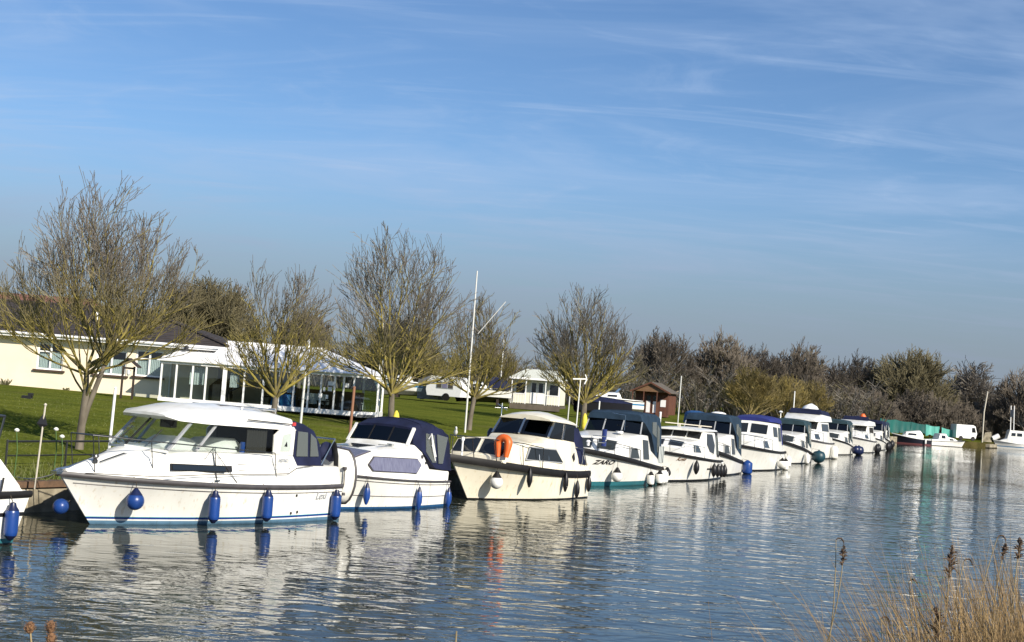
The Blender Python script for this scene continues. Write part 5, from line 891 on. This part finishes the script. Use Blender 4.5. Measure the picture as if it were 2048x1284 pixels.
# ------------------------------------------------------------------ poles, posts and small things on the bank
FP = empty('flagpole', (-1.75, 63.6, .9), 0, 'tall pale flagpole standing beside the fourth tree', 'flagpole')
MB().tube([(0, 0, 0), (0, 0, 4.5), (0, 0, 7.55)], [.045, .038, .03], 8).build('pole', 'galvanised', FP, 60); MB().tube([(.25, .1, 4.7), (1.4, .1, 6.25)], .02, 6).build('gaff', 'galvanised', FP, 60)
POSTS = [(-7.24, 50, 1.0, 2.45, .045, 'galvanised', 'grey service post at the conservatory front left of the brown based post', 'service post'), (-5.3, 48.5, .9, 1.95, .05, 'rust_post', 'rust brown post standing on the lawn behind the navy canopy boat', 'post'), (-5.2, 57.5, 1.0, 3.0, .04, 'white_paint', 'thin white post just left of the third tree', 'post'), (3.67, 82, 1.1, 1.9, .035, 'galvanised', 'short pale post left of the fifth tree trunk', 'post'), (6.3, 95, 1.3, 1.5, .05, 'white_paint', 'white post right behind the slate canopy boat left end', 'post'), (13.56, 110, 1.3, 3.9, .045, 'galvanised', 'grey pole in front of the brown cabin', 'pole'), (24.58, 120, 1.2, 3.6, .05, 'white_paint', 'white pole among the yellowish trees before the flybridge cruiser', 'pole'), (66.96, 196.5, .7, 7.1, .1, 'rope_pale', 'pale leaning pole on the far bank', 'pole'), (-11.5, 125, 1.9, 6.8, .07, 'galvanised', 'grey pole behind the caravan', 'pole'), (-.6, 120, 1.9, 6.0, .05, 'galvanised', 'grey pole left of the chalet', 'pole'), (-9.35, 33.5, .8, 1.72, .035, 'white_paint', 'white post behind the roof front of the hardtop cruiser', 'post'), (7.55, 68.6, .7, 1.9, .06, 'white_paint', 'stubby white bollard behind the flat roofed cruiser', 'post')]
for x, y, z0, h, r_, mt, lab, cat in POSTS:
    o = MB().tube([(0, 0, -.1), (.02, 0, h*.6), (.03 if r_ < .1 else .35, 0, h)], r_, 8).lathe((.03 if r_ < .1 else .35, 0, h), [(r_*1.25, 0), (r_*.6, r_*.8)], 8).build('post', mt, None, 50); o.location = (x, y, z0); tag(o, lab, cat)
LP = empty('lamp_post', (4.1, 80, 1.2), 0, 'white post with a T shaped head in front of the fifth tree', 'lamp post'); MB().tube([(0, 0, 0), (.05, 0, 2.85)], .035, 7).build('pole', 'white_paint', LP); MB().bar((-.38, 0, 2.85), (.42, 0, 2.9), .08, .08).bar((.42, 0, 2.9), (.3, 0, 2.6), .07, .07).bar((.4, 0, 2.95), (.3, 0, 3.15), .06, .06).build('head', 'white_paint', LP)
for x, y, z, h, lab in ((-4.35, 56.3, 1.0, 1.05, 'yellow sack standing at the foot of the third tree'), (4.75, 83.5, 1.2, .95, 'yellow sack tied at the foot of the fifth tree')):
    o = MB().lathe((0, 0, 0), [(.15, 0), (.2, .15), (.17, h*.6), (.1, h*.9), (.03, h)], 9).build('sack', 'yellow_cloth', None, 50); o.location = (x, y, z-.05); tag(o, lab, 'sack', 'yellow sacks at the trees')
o = MB().box(-.17, .17, -.12, .12, 0, .2).box(.05, .2, -.1, .1, .2, .3).build('floodlight', 'black_paint', None); o.location = (-17.7, 52, 1.42); tag(o, 'small black floodlight box on the lawn before the bungalow', 'floodlight')
RL = empty('handrail', (-9.3, 31.6, .68), math.atan2(5.6, 3.4), 'dark metal handrail on the bank behind the hardtop cruiser bow', 'handrail')
MB().tube([(-2.2, 0, .62), (2.6, 0, .66)], .025, 6).build('rail', 'dark_steel', RL); MB().tube([(-2.2, 0, .32), (2.6, 0, .36)], .018, 6).build('rail', 'dark_steel', RL)
for x in (-2.2, -.6, 1.0, 2.6): MB().tube([(x, 0, -.1), (x, 0, .66)], .025, 6).build('post', 'dark_steel', RL)
MK = empty('mooring_stake', (-9.15, 27.9, .62), 0, 'thin pale stake with a black diamond marker on the bank by the hardtop cruiser bow', 'stake')
MB().tube([(-.03, 0, -.1), (.03, 0, 1.55)], .018, 6).lathe((.03, 0, 1.55), [(.02, 0), (.035, .03), (.01, .06)], 8).build('stake', 'rope_pale', MK); MB().loft([[(.0, 0, 1.1), (.001, .001, 1.1), (0, .001, 1.1)], [(-.1, -.03, 1.2), (.12, -.03, 1.18), (.02, .05, 1.2)], [(.02, 0, 1.42), (.021, 0.001, 1.42), (.02, .001, 1.42)]]).build('diamond', 'black_paint', MK)
mat('petal', (.8, .8, .72), .7); mat('stem_green', (.06, .12, .03), .8)
for i, (x, y, h, l) in enumerate(((-9.75, 28.3, .95, 'white flower left of the black diamond stake'), (-9.25, 29.2, .98, 'taller white flower right of the black diamond stake'), (-9.05, 29.0, .85, 'lower white flower right of the black diamond stake'))):
    fw = empty('white_flower', (x, y, .66), 0, l, 'flower', 'white flowers on the bank'); MB().tube([(0, 0, 0), (.02, 0, h*.6), (-.03, 0, h)], .012, 5).build('stem', 'stem_green', fw); MB().lathe((-.03, .01, h-.02), [(.01, 0), (.05, .025), (.055, .05), (.02, .08)], 8).build('bloom', 'petal', fw, 50)
fpost = MB().tube([(0, 0, -.1), (0, 0, .95)], .03, 6).build('mooring_post', 'galvanised', None); fpost.location = (-.55, 44.1, .65); tag(fpost, 'grey mooring post between the curtained boat and the cream cruiser', 'mooring post')
bf = MB().lathe((0, 0, 0), [(.02, 0), (.05, -.02), (.11, -.12), (.12, -.4), (.08, -.55), (.02, -.6)], 10).build('fender', 'fender_cap', None, 50); bf.location = (-.4, 43.9, 1.95); tag(bf, 'dark blue fender slung from the mooring post beside the cream cruiser bow', 'fender')

# ------------------------------------------------------------------ trees
mat('bark', (.17, .145, .11), .9, col2=(.09, .075, .055), vscale=6, bump=.8, bscale=10, stretch=(1, 1, .3)); mat('lichen_branch', (.25, .205, .04), .9, col2=(.12, .1, .055), vscale=5, lo=.36, hi=.6)
def twig_mat(name, low, high, z0, z1):
    m = mat(name, high, .9); t = m.node_tree; b = t.nodes['Principled BSDF']; tc = t.nodes.new('ShaderNodeTexCoord'); sp = t.nodes.new('ShaderNodeSeparateXYZ'); t.links.new(tc.outputs['Object'], sp.inputs[0])
    ns = t.nodes.new('ShaderNodeTexNoise'); ns.inputs['Scale'].default_value = 2.2; ns.inputs['Detail'].default_value = 4; t.links.new(tc.outputs['Object'], ns.inputs['Vector'])
    a = t.nodes.new('ShaderNodeMath'); a.operation = 'MULTIPLY_ADD'; a.inputs[1].default_value = 2.4; t.links.new(ns.outputs['Fac'], a.inputs[0]); t.links.new(sp.outputs[2], a.inputs[2])
    r = t.nodes.new('ShaderNodeMapRange'); r.inputs[1].default_value = z0+1.2; r.inputs[2].default_value = z1+1.2; t.links.new(a.outputs[0], r.inputs[0])
    x = t.nodes.new('ShaderNodeMix'); x.data_type = 'RGBA'; t.links.new(r.outputs[0], x.inputs['Factor']); x.inputs[6].default_value = (*low, 1); x.inputs[7].default_value = (*high, 1); t.links.new(x.outputs[2], b.inputs['Base Color'])
twig_mat('twig', (.2, .165, .035), (.175, .15, .118), 2.9, 4.6)
mat('twig_red', (.145, .12, .092), .9, var=.4, vscale=1); mat('twig_grey', (.26, .23, .19), .9, var=.4, vscale=1); mat('twig_olive', (.17, .145, .075), .9, var=.45, vscale=.6); mat('twig_yellow', (.24, .185, .05), .9, col2=(.15, .12, .055), vscale=.8); mat('ivy', (.035, .05, .018), .8, var=.5, vscale=2)
class Tree:
    """recursive bare crown: trunk, lichened limbs, fine twigs, each a separate mesh"""
    def __init__(s, seed, rmin=.006, sides=(8, 6, 4, 3, 3)):
        s.g = random.Random(seed); s.buf = [MB(), MB(), MB()]; s.rmin = rmin; s.sides = sides
    def grow(s, p, d, L, r, lev, spec, col=None):
        g = s.g; n, wob, trop, kids, ratio, ang = spec[lev]; pts = [p.copy()]; rad = [r]; ds = [d]
        tip = max(s.rmin, r*(.4 if lev < len(spec)-1 else .35))
        for i in range(n):
            d = (d+Vector((g.gauss(0, wob), g.gauss(0, wob), g.gauss(0, wob)+trop))).normalized(); p = p+d*(L/n); pts.append(p.copy()); rad.append(r+(tip-r)*(i+1)/n); ds.append(d)
            if lev and ((p.x-s.env[0])**2+(p.y-s.env[1])**2)/s.env[3]**2+max(0, p.z-s.env[2])**2/s.env[4]**2 > g.uniform(.8, 1.12)**2: break
        n = len(pts)-1
        s.buf[0 if lev == 0 else 1 if lev <= s.lich else 2].tube(pts, rad, s.sides[lev])
        if lev+1 < len(spec):
            k = int(kids)+(g.random() < kids-int(kids))
            for j in range(k):
                f = (.3 if lev else .55)+(.7 if lev else .45)*((j+g.random())/k); f = min(f, .999); i = int(f*n); q = pts[i].lerp(pts[i+1], f*n-i)
                a = R(ang*g.uniform(.55, 1.35)); ax = ds[i].orthogonal().normalized(); ax = Matrix.Rotation(g.uniform(0, 6.283), 3, ds[i]) @ ax
                nd_ = (Matrix.Rotation(a, 3, ax) @ ds[i+1]).normalized()
                if nd_.z < -.05: nd_.z *= -.3; nd_.normalize()
                s.grow(q, nd_, L*ratio*g.uniform(.65, 1.25)*(1.15-.35*f), max(s.rmin, rad[i]*.6), lev+1, spec)
    def vase(s, H, fork, rt, spread, limbs, lean=(0, 0), dens=1.0, lich=2, twin=False, droop=.0, up=1.0):
        """a short trunk that splits into rising limbs filling a broad rounded crown"""
        g = s.g; s.lich = lich; top = Vector((lean[0], lean[1], fork)); s.buf[0].tube([(0, 0, -.2), (lean[0]*.2, lean[1]*.2, fork*.4), top], [rt*1.25, rt, rt*.85], s.sides[0])
        starts = [(top, rt*.8)]
        if twin:
            t2 = top+Vector((.38, .1, .75)); s.buf[0].tube([(.02, 0, fork*.35), (.12, .02, fork*.75), t2], [rt*.6, rt*.7, rt*.6], s.sides[0]); t1 = top+Vector((-.02, -.05, .6)); s.buf[0].tube([top, t1], [rt*.8, rt*.62], s.sides[0]); starts = [(t1, rt*.65), (t2, rt*.6), (top, rt*.55)]
        hc = H-fork; s.env = (top.x, top.y, fork, spread, hc); spec = [None, (6, .07, .06*up+droop, 7*dens, .62, 38), (5, .08, .12*up, 6*dens, .6, 34), (4, .08, .15*up, 4*dens, .58, 30), (3, .1, .12*up, 0, .5, 28)]
        for k in range(limbs):
            az = 2.39996*k+g.uniform(-.25, .25); el = R((26, 44, 64, 20, 80, 52)[k % 6]*g.uniform(.85, 1.12)); d = Vector((math.cos(az)*math.cos(el), math.sin(az)*math.cos(el), math.sin(el)))
            reach = 1/math.sqrt((math.cos(el)/spread)**2+(math.sin(el)/hc)**2); b, r = starts[k % len(starts)]
            s.grow(b+Vector((0, 0, g.uniform(-.15, .1))), d, reach*(.68+.1*math.cos(el))*g.uniform(.85, 1.1), r*g.uniform(.45, .7), 1, spec)
        return s
    def build(s, name, loc, label, cat='tree', group=None, mats=('bark', 'lichen_branch', 'twig'), rz=0):
        o = empty(name, loc, rz, label, cat, group)
        for b, nm, m in zip(s.buf, ('trunk', 'branches', 'twigs'), mats):
            if b.v: b.build(nm, m, o, 60, recalc=False)
        return o
TG = 'lichened bare trees in a row along the bank'
Tree(17, .0065).vase(7.0, 1.45, .1, 3.05, 22, (.05, 0), 1.0, twin=True).build('bare_tree', (-10.6, 35.3, .85), 'large lichened bare tree with a forked trunk, leftmost in the row', group=TG)
Tree(23, .0075).vase(6.3, 1.3, .11, 2.4, 13, (.05, 0), .92).build('bare_tree', (-7.75, 47, 1.05), 'bare tree in front of the conservatory, second in the row', group=TG)
Tree(37, .0085).vase(8.6, 1.6, .13, 3.6, 17, (-.05, 0), 1.0).build('bare_tree', (-4.6, 57, 1.05), 'tall bare tree at the conservatory right end, third in the row', group=TG)
Tree(41, .009).vase(6.7, 1.7, .12, 2.6, 14, (.15, 0), .95, lich=3).build('bare_tree', (-1.65, 66, 1.0), 'bare yellowish tree beside the pale flagpole, fourth in the row', group=TG)
Tree(59, .011).vase(8.5, 1.5, .19, 4.0, 18, (.0, 0), 1.0, lich=2).build('bare_tree', (4.75, 85, 1.2), 'broad bare tree between the cream chalet and the brown cabin, fifth in the row', group=TG)
# trees further off: a few grown shapes, copied with their parts
def far_tree(seed, H, spread, fork, rt, limbs, mats, rmin, dens=.95, lich=2, up=.9): return Tree(seed, rmin, (6, 4, 3, 3, 3)).vase(H, fork, rt, spread, limbs, (0, 0), dens, lich, up=up), mats
PROTO = {}
for key, a in dict(yellow=(71, 6.2, 3.6, 1.2, .16, 18, ('bark', 'twig_yellow', 'twig_yellow'), .018, 1.05), willow=(72, 9.8, 5.2, 2.0, .3, 24, ('bark', 'twig_grey', 'twig_red'), .026, 1.05), brown=(73, 10, 5.0, 1.6, .25, 24, ('bark', 'twig_olive', 'twig_red'), .028, 1.1), big=(74, 13.2, 7.6, 1.8, .5, 34, ('twig_olive', 'twig_olive', 'twig_olive'), .034, 1.15, 2, .35), round=(75, 12, 5.4, 2.4, .35, 28, ('twig_grey', 'twig_grey', 'twig_grey'), .034, 1.1, 2, .3), scrub=(76, 5.2, 3.2, .3, .12, 16, ('twig_olive', 'twig_red', 'twig_red'), .026, 1.0)).items():
    PROTO[key] = far_tree(*a)
first = {}
def put(key, x, y, z, label, s=1.0, rz=0.0, group=None, name='bare_tree', cat='tree', sz=None):
    if key not in first: o = first[key] = PROTO[key][0].build(name, (0, 0, 0), label, cat, group, PROTO[key][1])
    else:
        o = copy_tree(first[key]); o['label'] = label; o['category'] = cat; o.name = name
        if 'group' in o: del o['group']
        if group: o['group'] = group
    o.location = (x, y, z); o.scale = (s, s, sz or s); o.rotation_euler = (0, 0, rz); return o
rng = random.Random(5)
# yellow lichened trees carrying the row on towards the brown cabin and beyond
for i, (x, y, s_, l) in enumerate(((20.5, 118, .85, 'yellowish bare tree just right of the brown cabin'), (23.5, 130, .8, 'yellowish bare tree behind the blue roofed wheelhouse cruiser'), (28.2, 142, .85, 'yellowish bare tree behind the white pole'), (33.0, 153, .85, 'yellowish bare tree behind the flybridge cruiser'), (25.5, 146, .75, 'lower yellowish bare tree among the row beyond the cabin'))):
    put('yellow', x, y, 1.4, l, s_, i*1.3, 'yellowish trees beyond the brown cabin')
put('willow', 19.8, 180, 1.7, 'bare reddish willow rising behind the brown cabin', 1.08, .3)
put('brown', 27.5, 182, 1.7, 'bare brown tree right of the willow behind the cabin', 1.1, 1.0); put('willow', 33.5, 188, 1.7, 'thin bare tree halfway between the cabin and the far bank trees', 1.0, 2.0); put('brown', 40.0, 194, 1.5, 'bare brown tree standing behind the flybridge cruiser', 1.12, 2.6); put('brown', 45.5, 198, 1.3, 'low dark bare tree left of the big far bank tree', .9, 4.0)
put('big', 59.3, 207, .8, 'biggest dark bare tree, dome shaped, on the far bank', 1.0, .5); put('round', 71.6, 217, .8, 'round topped grey bare tree right of the biggest far bank tree', 1.05, 0); put('brown', 52.3, 212, .9, 'bare tree left of the dome shaped tree on the far bank', 1.15, 1.9); put('willow', 76.2, 206, .9, 'bare tree cut off by the right edge of the photo', 1.12, 1.0)
put('big', -24.2, 112, 1.9, 'dense dark bare tree behind the bungalow roof', .66, 2.0); put('brown', -17.5, 118, 1.9, 'bare tree behind the conservatory left of the third tree', .7, 3.0); put('willow', -31, 120, 1.9, 'bare tree behind the bungalow left of its ridge', .62, .4); put('big', -11.5, 150, 1.9, 'dark bare tree low behind the third tree', .62, 4.4); put('brown', -2.0, 165, 1.9, 'bare brown tree behind the flagpole', .72, 5.0)
# hedge and scrub: countable bushes near the front, the mass behind as one wood
BUSH = [(46.0, 193), (48.5, 195), (51.5, 194.5), (54, 197), (57, 199), (60.5, 200.5), (63.0, 201), (66.0, 204), (68.5, 206), (72.8, 208), (75.5, 211), (79, 213), (51, 196), (56, 200), (62, 204), (66, 209), (44.0, 196), (42, 191)]
for i, (x, y) in enumerate(BUSH): put('scrub', x, y, .7, 'tangled brown bush in the thicket on the far bank', rng.uniform(.85, 1.3), rng.uniform(0, 6), 'bushes in the far bank thicket', 'bush', 'bush')
def wood(name, label, pts, seed, h, mats, rm=.03, per=14, spread=2.4):
    g = random.Random(seed); mbs = [MB() for _ in mats]
    for x, y, z in pts:
        hh = h*g.uniform(.65, 1.15)
        for k in range(per):
            a = g.uniform(0, 6.283); q = g.random()**.5*spread; b = Vector((x+q*math.cos(a)*.5, y+q*math.sin(a)*.5, z)); d = Vector((math.cos(a)*q*.28, math.sin(a)*q*.28, 1)).normalized(); mb = g.choice(mbs); L = hh*g.uniform(.5, 1.0)
            p = [b, b+d*L*.4, b+d*L*.7+Vector((g.gauss(0, .2), g.gauss(0, .2), 0)), b+d*L+Vector((g.gauss(0, .4), g.gauss(0, .4), 0))]; mb.tube(p, [rm*2.2, rm*1.6, rm, rm*.5], 3)
            for _ in range(7):
                f = g.uniform(.25, .95); s0 = p[1].lerp(p[3], f) if f > .4 else p[0].lerp(p[1], f*2); dd = Vector((g.gauss(0, .6), g.gauss(0, .6), g.uniform(.2, 1.0))).normalized()*L*g.uniform(.12, .3); mb.tube([s0, s0+dd*.5+Vector((g.gauss(0, .06), 0, .05)), s0+dd], [rm*.9, rm*.7, rm*.4], 3)
    root = empty(name, (0, 0, 0)); tag(root, label, 'wood', None, 'stuff')
    for mb, m in zip(mbs, mats): c = mb.build('thicket', m, root, None, recalc=False); c['kind'] = 'stuff'
    return root
g = random.Random(9)
wood('scrub_wood', 'brown winter scrub and hedge running behind the lawn', [(-45+i*.62+g.uniform(-.5, .5), 150+g.uniform(-6, 14)+max(0, -5+i*.25), 1.9) for i in range(150)], 4, 5.6, ('twig_red', 'twig_olive', 'twig_grey'), .04)
wood('far_wood', 'dense brown winter wood filling the far bank behind the boats', [(g.uniform(38, 86), 0, 0) for i in range(0)]+[(x, 208+g.uniform(-4, 18)+(x-50)*.45, .9) for x in [g.uniform(36, 92) for _ in range(170)]], 6, 7.4, ('twig_red', 'twig_olive', 'twig_red'), .05)
wood('skyline_wood', 'thin line of distant bare trees on the skyline', [(x, 330+g.uniform(-30, 30), 1.9) for x in [g.uniform(-90, 60) for _ in range(120)]], 8, 8.5, ('twig_red', 'twig_grey'), .07, 10, 4)

# ------------------------------------------------------------------ grass, reeds and seed heads
mat('grass_blade', (.11, .14, .028), .8, col2=(.14, .14, .05), vscale=4); mat('dead_grass', (.34, .235, .105), .85, col2=(.16, .1, .045), vscale=5, coords='Object', stretch=(1, 1, .15)); mat('reed_stem', (.36, .28, .15), .85, var=.4, vscale=4); mat('seed_head', (.11, .07, .045), .95, var=.5, vscale=30, bump=1, bscale=60); mat('teasel_head', (.28, .15, .07), .9, col2=(.14, .07, .035), vscale=40, bump=1, bscale=80)
def blade(mb, b, d, L, w_, bend, g, n=4):
    side = d.cross(Vector((0, 0, 1))); side = side.normalized() if side.length > 1e-4 else Vector((1, 0, 0)); side = Matrix.Rotation(g.uniform(0, 3.14), 3, 'Z') @ side
    p = Vector(b); dd = Vector(d); L1 = []
    for i in range(n+1):
        ww = w_*(1-(i/n)**1.6)*.5+.0006; L1.append([p-side*ww, p+side*ww, p+dd.cross(side).normalized()*ww*.5]); dd = (dd+bend/n).normalized(); p = p+dd*(L/n)
    mb.loft(L1, cap=False)
g = random.Random(77); mb = MB()
for i in range(9000):
    k = g.random(); j = g.randrange(2, 9); a, c = Vector(BANK[j]), Vector(BANK[j+1]); q = a.lerp(c, g.random())+inland(j)*(.05+2.2*g.random()**1.8); z = lawn_z(q.x, q.y)-.02
    d = Vector((g.gauss(0, .35), g.gauss(0, .35), 1)).normalized(); blade(mb, (q.x, q.y, z), d, g.uniform(.1, .34), .014, Vector((g.gauss(0, .5), g.gauss(0, .5), -.2)), g, 2)
o = mb.build('bank_grass', 'grass_blade', None, None, recalc=False); tag(o, 'longer grass along the edge of the bank', 'grass', None, 'stuff')
g = random.Random(31); mb = MB()
for i in range(14000):
    y = 27+30*g.random()**1.6; x = -3+.42*(y-45)-2.5-g.random()*(9+.35*(y-27)); z = lawn_z(x, y)
    if z > .72: blade(mb, (x, y, z-.01), Vector((g.gauss(0, .5), g.gauss(0, .5), 1)).normalized(), g.uniform(.04, .1), .02, Vector((g.gauss(0, .6), g.gauss(0, .6), -.3)), g, 1)
o = mb.build('lawn_tufts', 'grass_blade', None, None, recalc=False); tag(o, 'uneven tufts in the mown lawn', 'grass', None, 'stuff')
def rope(label, a, b, sag):
    a, b = Vector(a), Vector(b); o = MB().tube([a.lerp(b, t)-Vector((0, 0, sag*4*t*(1-t))) for t in [k/8 for k in range(9)]], .014, 5).build('mooring_rope', 'rope_pale', None, 60); tag(o, label, 'rope', 'mooring ropes')
rope('mooring rope from the hardtop cruiser bow to the bank', b1.W(6.6, -.3, 1.02), (-9.9, 28.8, .66), .1); rope('mooring rope from the cream cruiser bow to the grey mooring post', b3.W(6.2, -.2, 1.28), (-.55, 44.1, 1.1), .12); rope('mooring rope hanging over the stripes of the left edge boat', b0.W(.1, -1.0, .95), (-10.6, 26.3, .68), .15)
g = random.Random(3); mb = MB()
def nbz(x, y):
    best = min(((Vector(nb[i]).lerp(Vector(nb[i+1]), t)-Vector((x, y))).length for i in range(1, 9) for t in (0, .25, .5, .75, 1)))
    for (d0, z0), (d1, z1) in zip(((0, -.4), (.9, .25), (2.0, 1.0), (3.6, 1.5)), ((.9, .25), (2.0, 1.0), (3.6, 1.5), (60, 1.6))):
        if d0 <= best <= d1: return z0+(z1-z0)*(best-d0)/(d1-d0)
    return 1.5
for i in range(5600):
    u = g.random(); y = g.uniform(6.4, 9.6); x = y*((.2+.1*u) if i < 70 else (.298+.15*u**.5))+.1*g.gauss(0, 1); z = nbz(x, y)
    edge = min(1, max(0, (x/y-.235)/.13)); tgt = 3.2-y*(.150-.075*edge**1.2)-y*.075*(x/y)*.6
    L = max(.35, (tgt-z))*g.uniform(.55, 1.08); lean = g.gauss(-.06, .16)
    blade(mb, (x, y, z), Vector((lean, g.gauss(0, .14), 1)).normalized(), L, g.uniform(.006, .013), Vector((g.gauss(0, .45), g.gauss(0, .3), -.25*g.random())), g, 5)
for i in range(5000):
    y = g.uniform(6.6, 9.2); x = y*(.36+.11*g.random()**.7); z = nbz(x, y); edge = min(1, max(0, (x/y-.33)/.04)); tgt = 3.2-y*(.15-.062*edge)-y*.02
    blade(mb, (x, y, z), Vector((g.gauss(-.05, .17), g.gauss(0, .15), 1)).normalized(), max(.4, (tgt-z)*g.uniform(.6, 1.05)), g.uniform(.007, .016), Vector((g.gauss(0, .5), g.gauss(0, .3), -.3*g.random())), g, 5)
o = mb.build('dead_reeds', 'dead_grass', None, None, recalc=False); tag(o, 'straw coloured dead reeds on the near bank', 'reeds', None, 'stuff')
def reed(label, base, top, head_len, head_r, kind='plume', bend=.1, seed=1, group='dried seed heads standing among the reeds'):
    g = random.Random(seed); base, top = Vector(base), Vector(top); o = empty('dried_reed', base, 0, label, 'reed', group); v = top-base
    side = Vector((bend, 0, 0)); pts = [v*t+side*math.sin(math.pi*t) for t in (0, .25, .5, .75, .9, 1)]
    MB().tube(pts, [.0045, .004, .0035, .003, .0025, .002], 5).build('stem', 'reed_stem', o)
    m = MB(); d = (pts[-1]-pts[-2]).normalized()
    if kind == 'plume':
        for i in range(46):
            t = g.random(); b = pts[-1]-d*head_len*(1-t); w_ = head_r*math.sin(math.pi*min(.97, .12+t*.85)); dr = (d*.8+Vector((g.gauss(0, .5), g.gauss(0, .5), g.gauss(-.15, .3)))).normalized(); m.tube([b, b+dr*w_, b+dr*w_*1.7-Vector((0, 0, w_*.35))], [.0035, .0055, .001], 4)
    elif kind == 'hook':
        m.tube([pts[-1], pts[-1]+Vector((.012, 0, .012)), pts[-1]+Vector((.035, .01, .012)), pts[-1]+Vector((.05, .01, -.004)), pts[-1]+Vector((.058, .015, -.03))], [.002, .005, .006, .0045, .001], 6)
    m.build('seed_head', 'seed_head', o, 60); return o
def at(px, py, Y):
    """where the photograph's pixel lies at depth Y, worked out once for the scattered seed heads"""
    f = 2800; c, s_ = math.cos(roll), math.sin(roll); a, b = px-1024, 642-py; xx = a*c-b*s_; uu = a*s_+b*c; fy = f*math.cos(pitch)-uu*math.sin(pitch); fz = f*math.sin(pitch)+uu*math.cos(pitch); return Vector((xx/fy*Y, Y, 3.2+fz/fy*Y))
RD = [('lone tall reed with a broken dark seed head standing left of the clump', (1688, 1090), (1640, 1330), 9.0, .13, .022, 'plume', .03), ('hooked tip of the lone reed beside its seed head', (1672, 1080), (1650, 1340), 9.05, .1, .02, 'hook', .02), ('fluffy brown plume rising highest above the straw clump', (1905, 1090), (1888, 1330), 8.2, .2, .035, 'plume', -.01), ('small drooping head left of the fluffy brown plume', (1818, 1163), (1830, 1340), 8.4, .06, .02, 'hook', .0), ('dark hooked head right of the fluffy brown plume', (1928, 1122), (1900, 1340), 8.3, .1, .02, 'hook', -.02), ('grey feathery head drooping low in the clump', (1872, 1215), (1862, 1340), 7.6, .16, .04, 'plume', .01), ('dark thick head at the right edge of the photo', (2040, 1075), (2010, 1340), 7.8, .12, .025, 'plume', .0), ('thin dark head just left of the right edge', (2012, 1085), (1985, 1340), 8.0, .1, .018, 'plume', -.03), ('bent reed tip low between the lone reed and the clump', (1762, 1238), (1768, 1345), 8.0, .05, .012, 'hook', .0), ('dark speck of a seed head left of the clump right edge', (1995, 1075), (1960, 1340), 8.4, .05, .02, 'hook', -.05)]
for i, (l, t_, b_, Y, hl, hr, kd, bd) in enumerate(RD): reed(l, at(*b_, Y), at(*t_, Y), hl, hr, kd, bd, i)
for i, (px, py, bx, l) in enumerate(((60, 1256, 66, 'left teasel head at the bottom left corner'), (101, 1254, 84, 'right teasel head at the bottom left corner'), (102, 1278, 98, 'lowest teasel head at the bottom left corner'))):
    top, base = at(px, py, 5.6), at(bx, 1380, 5.6); o = empty('teasel', base, 0, l, 'teasel', 'dry teasels at the bottom left'); v = top-base
    MB().tube([(0, 0, 0), v*.5+Vector((.005, 0, 0)), v], .0045, 5).build('stem', 'reed_stem', o); m = MB().lathe(v, [(.004, -.022), (.014, -.016), (.018, 0), (.016, .014), (.006, .026)], 10); gg = random.Random(i)
    for k in range(60):
        a = gg.uniform(0, 6.28); h = gg.uniform(-.018, .022); r_ = .018*math.sqrt(max(.1, 1-(h/.027)**2)); b = v+Vector((r_*math.cos(a), r_*math.sin(a), h)); m.bar(b, b+Vector((math.cos(a)*.007, math.sin(a)*.007, .004)), .0012, .0012)
    m.build('seed_head', 'teasel_head', o, 60)
tp, bs = at(913, 1262, 7), at(905, 1400, 7); o = empty('broken_reed', bs, 0, 'single broken reed tip poking up at the bottom centre', 'reed'); MB().tube([(0, 0, 0), tp-bs], [.006, .004], 6).build('stem', 'reed_stem', o)
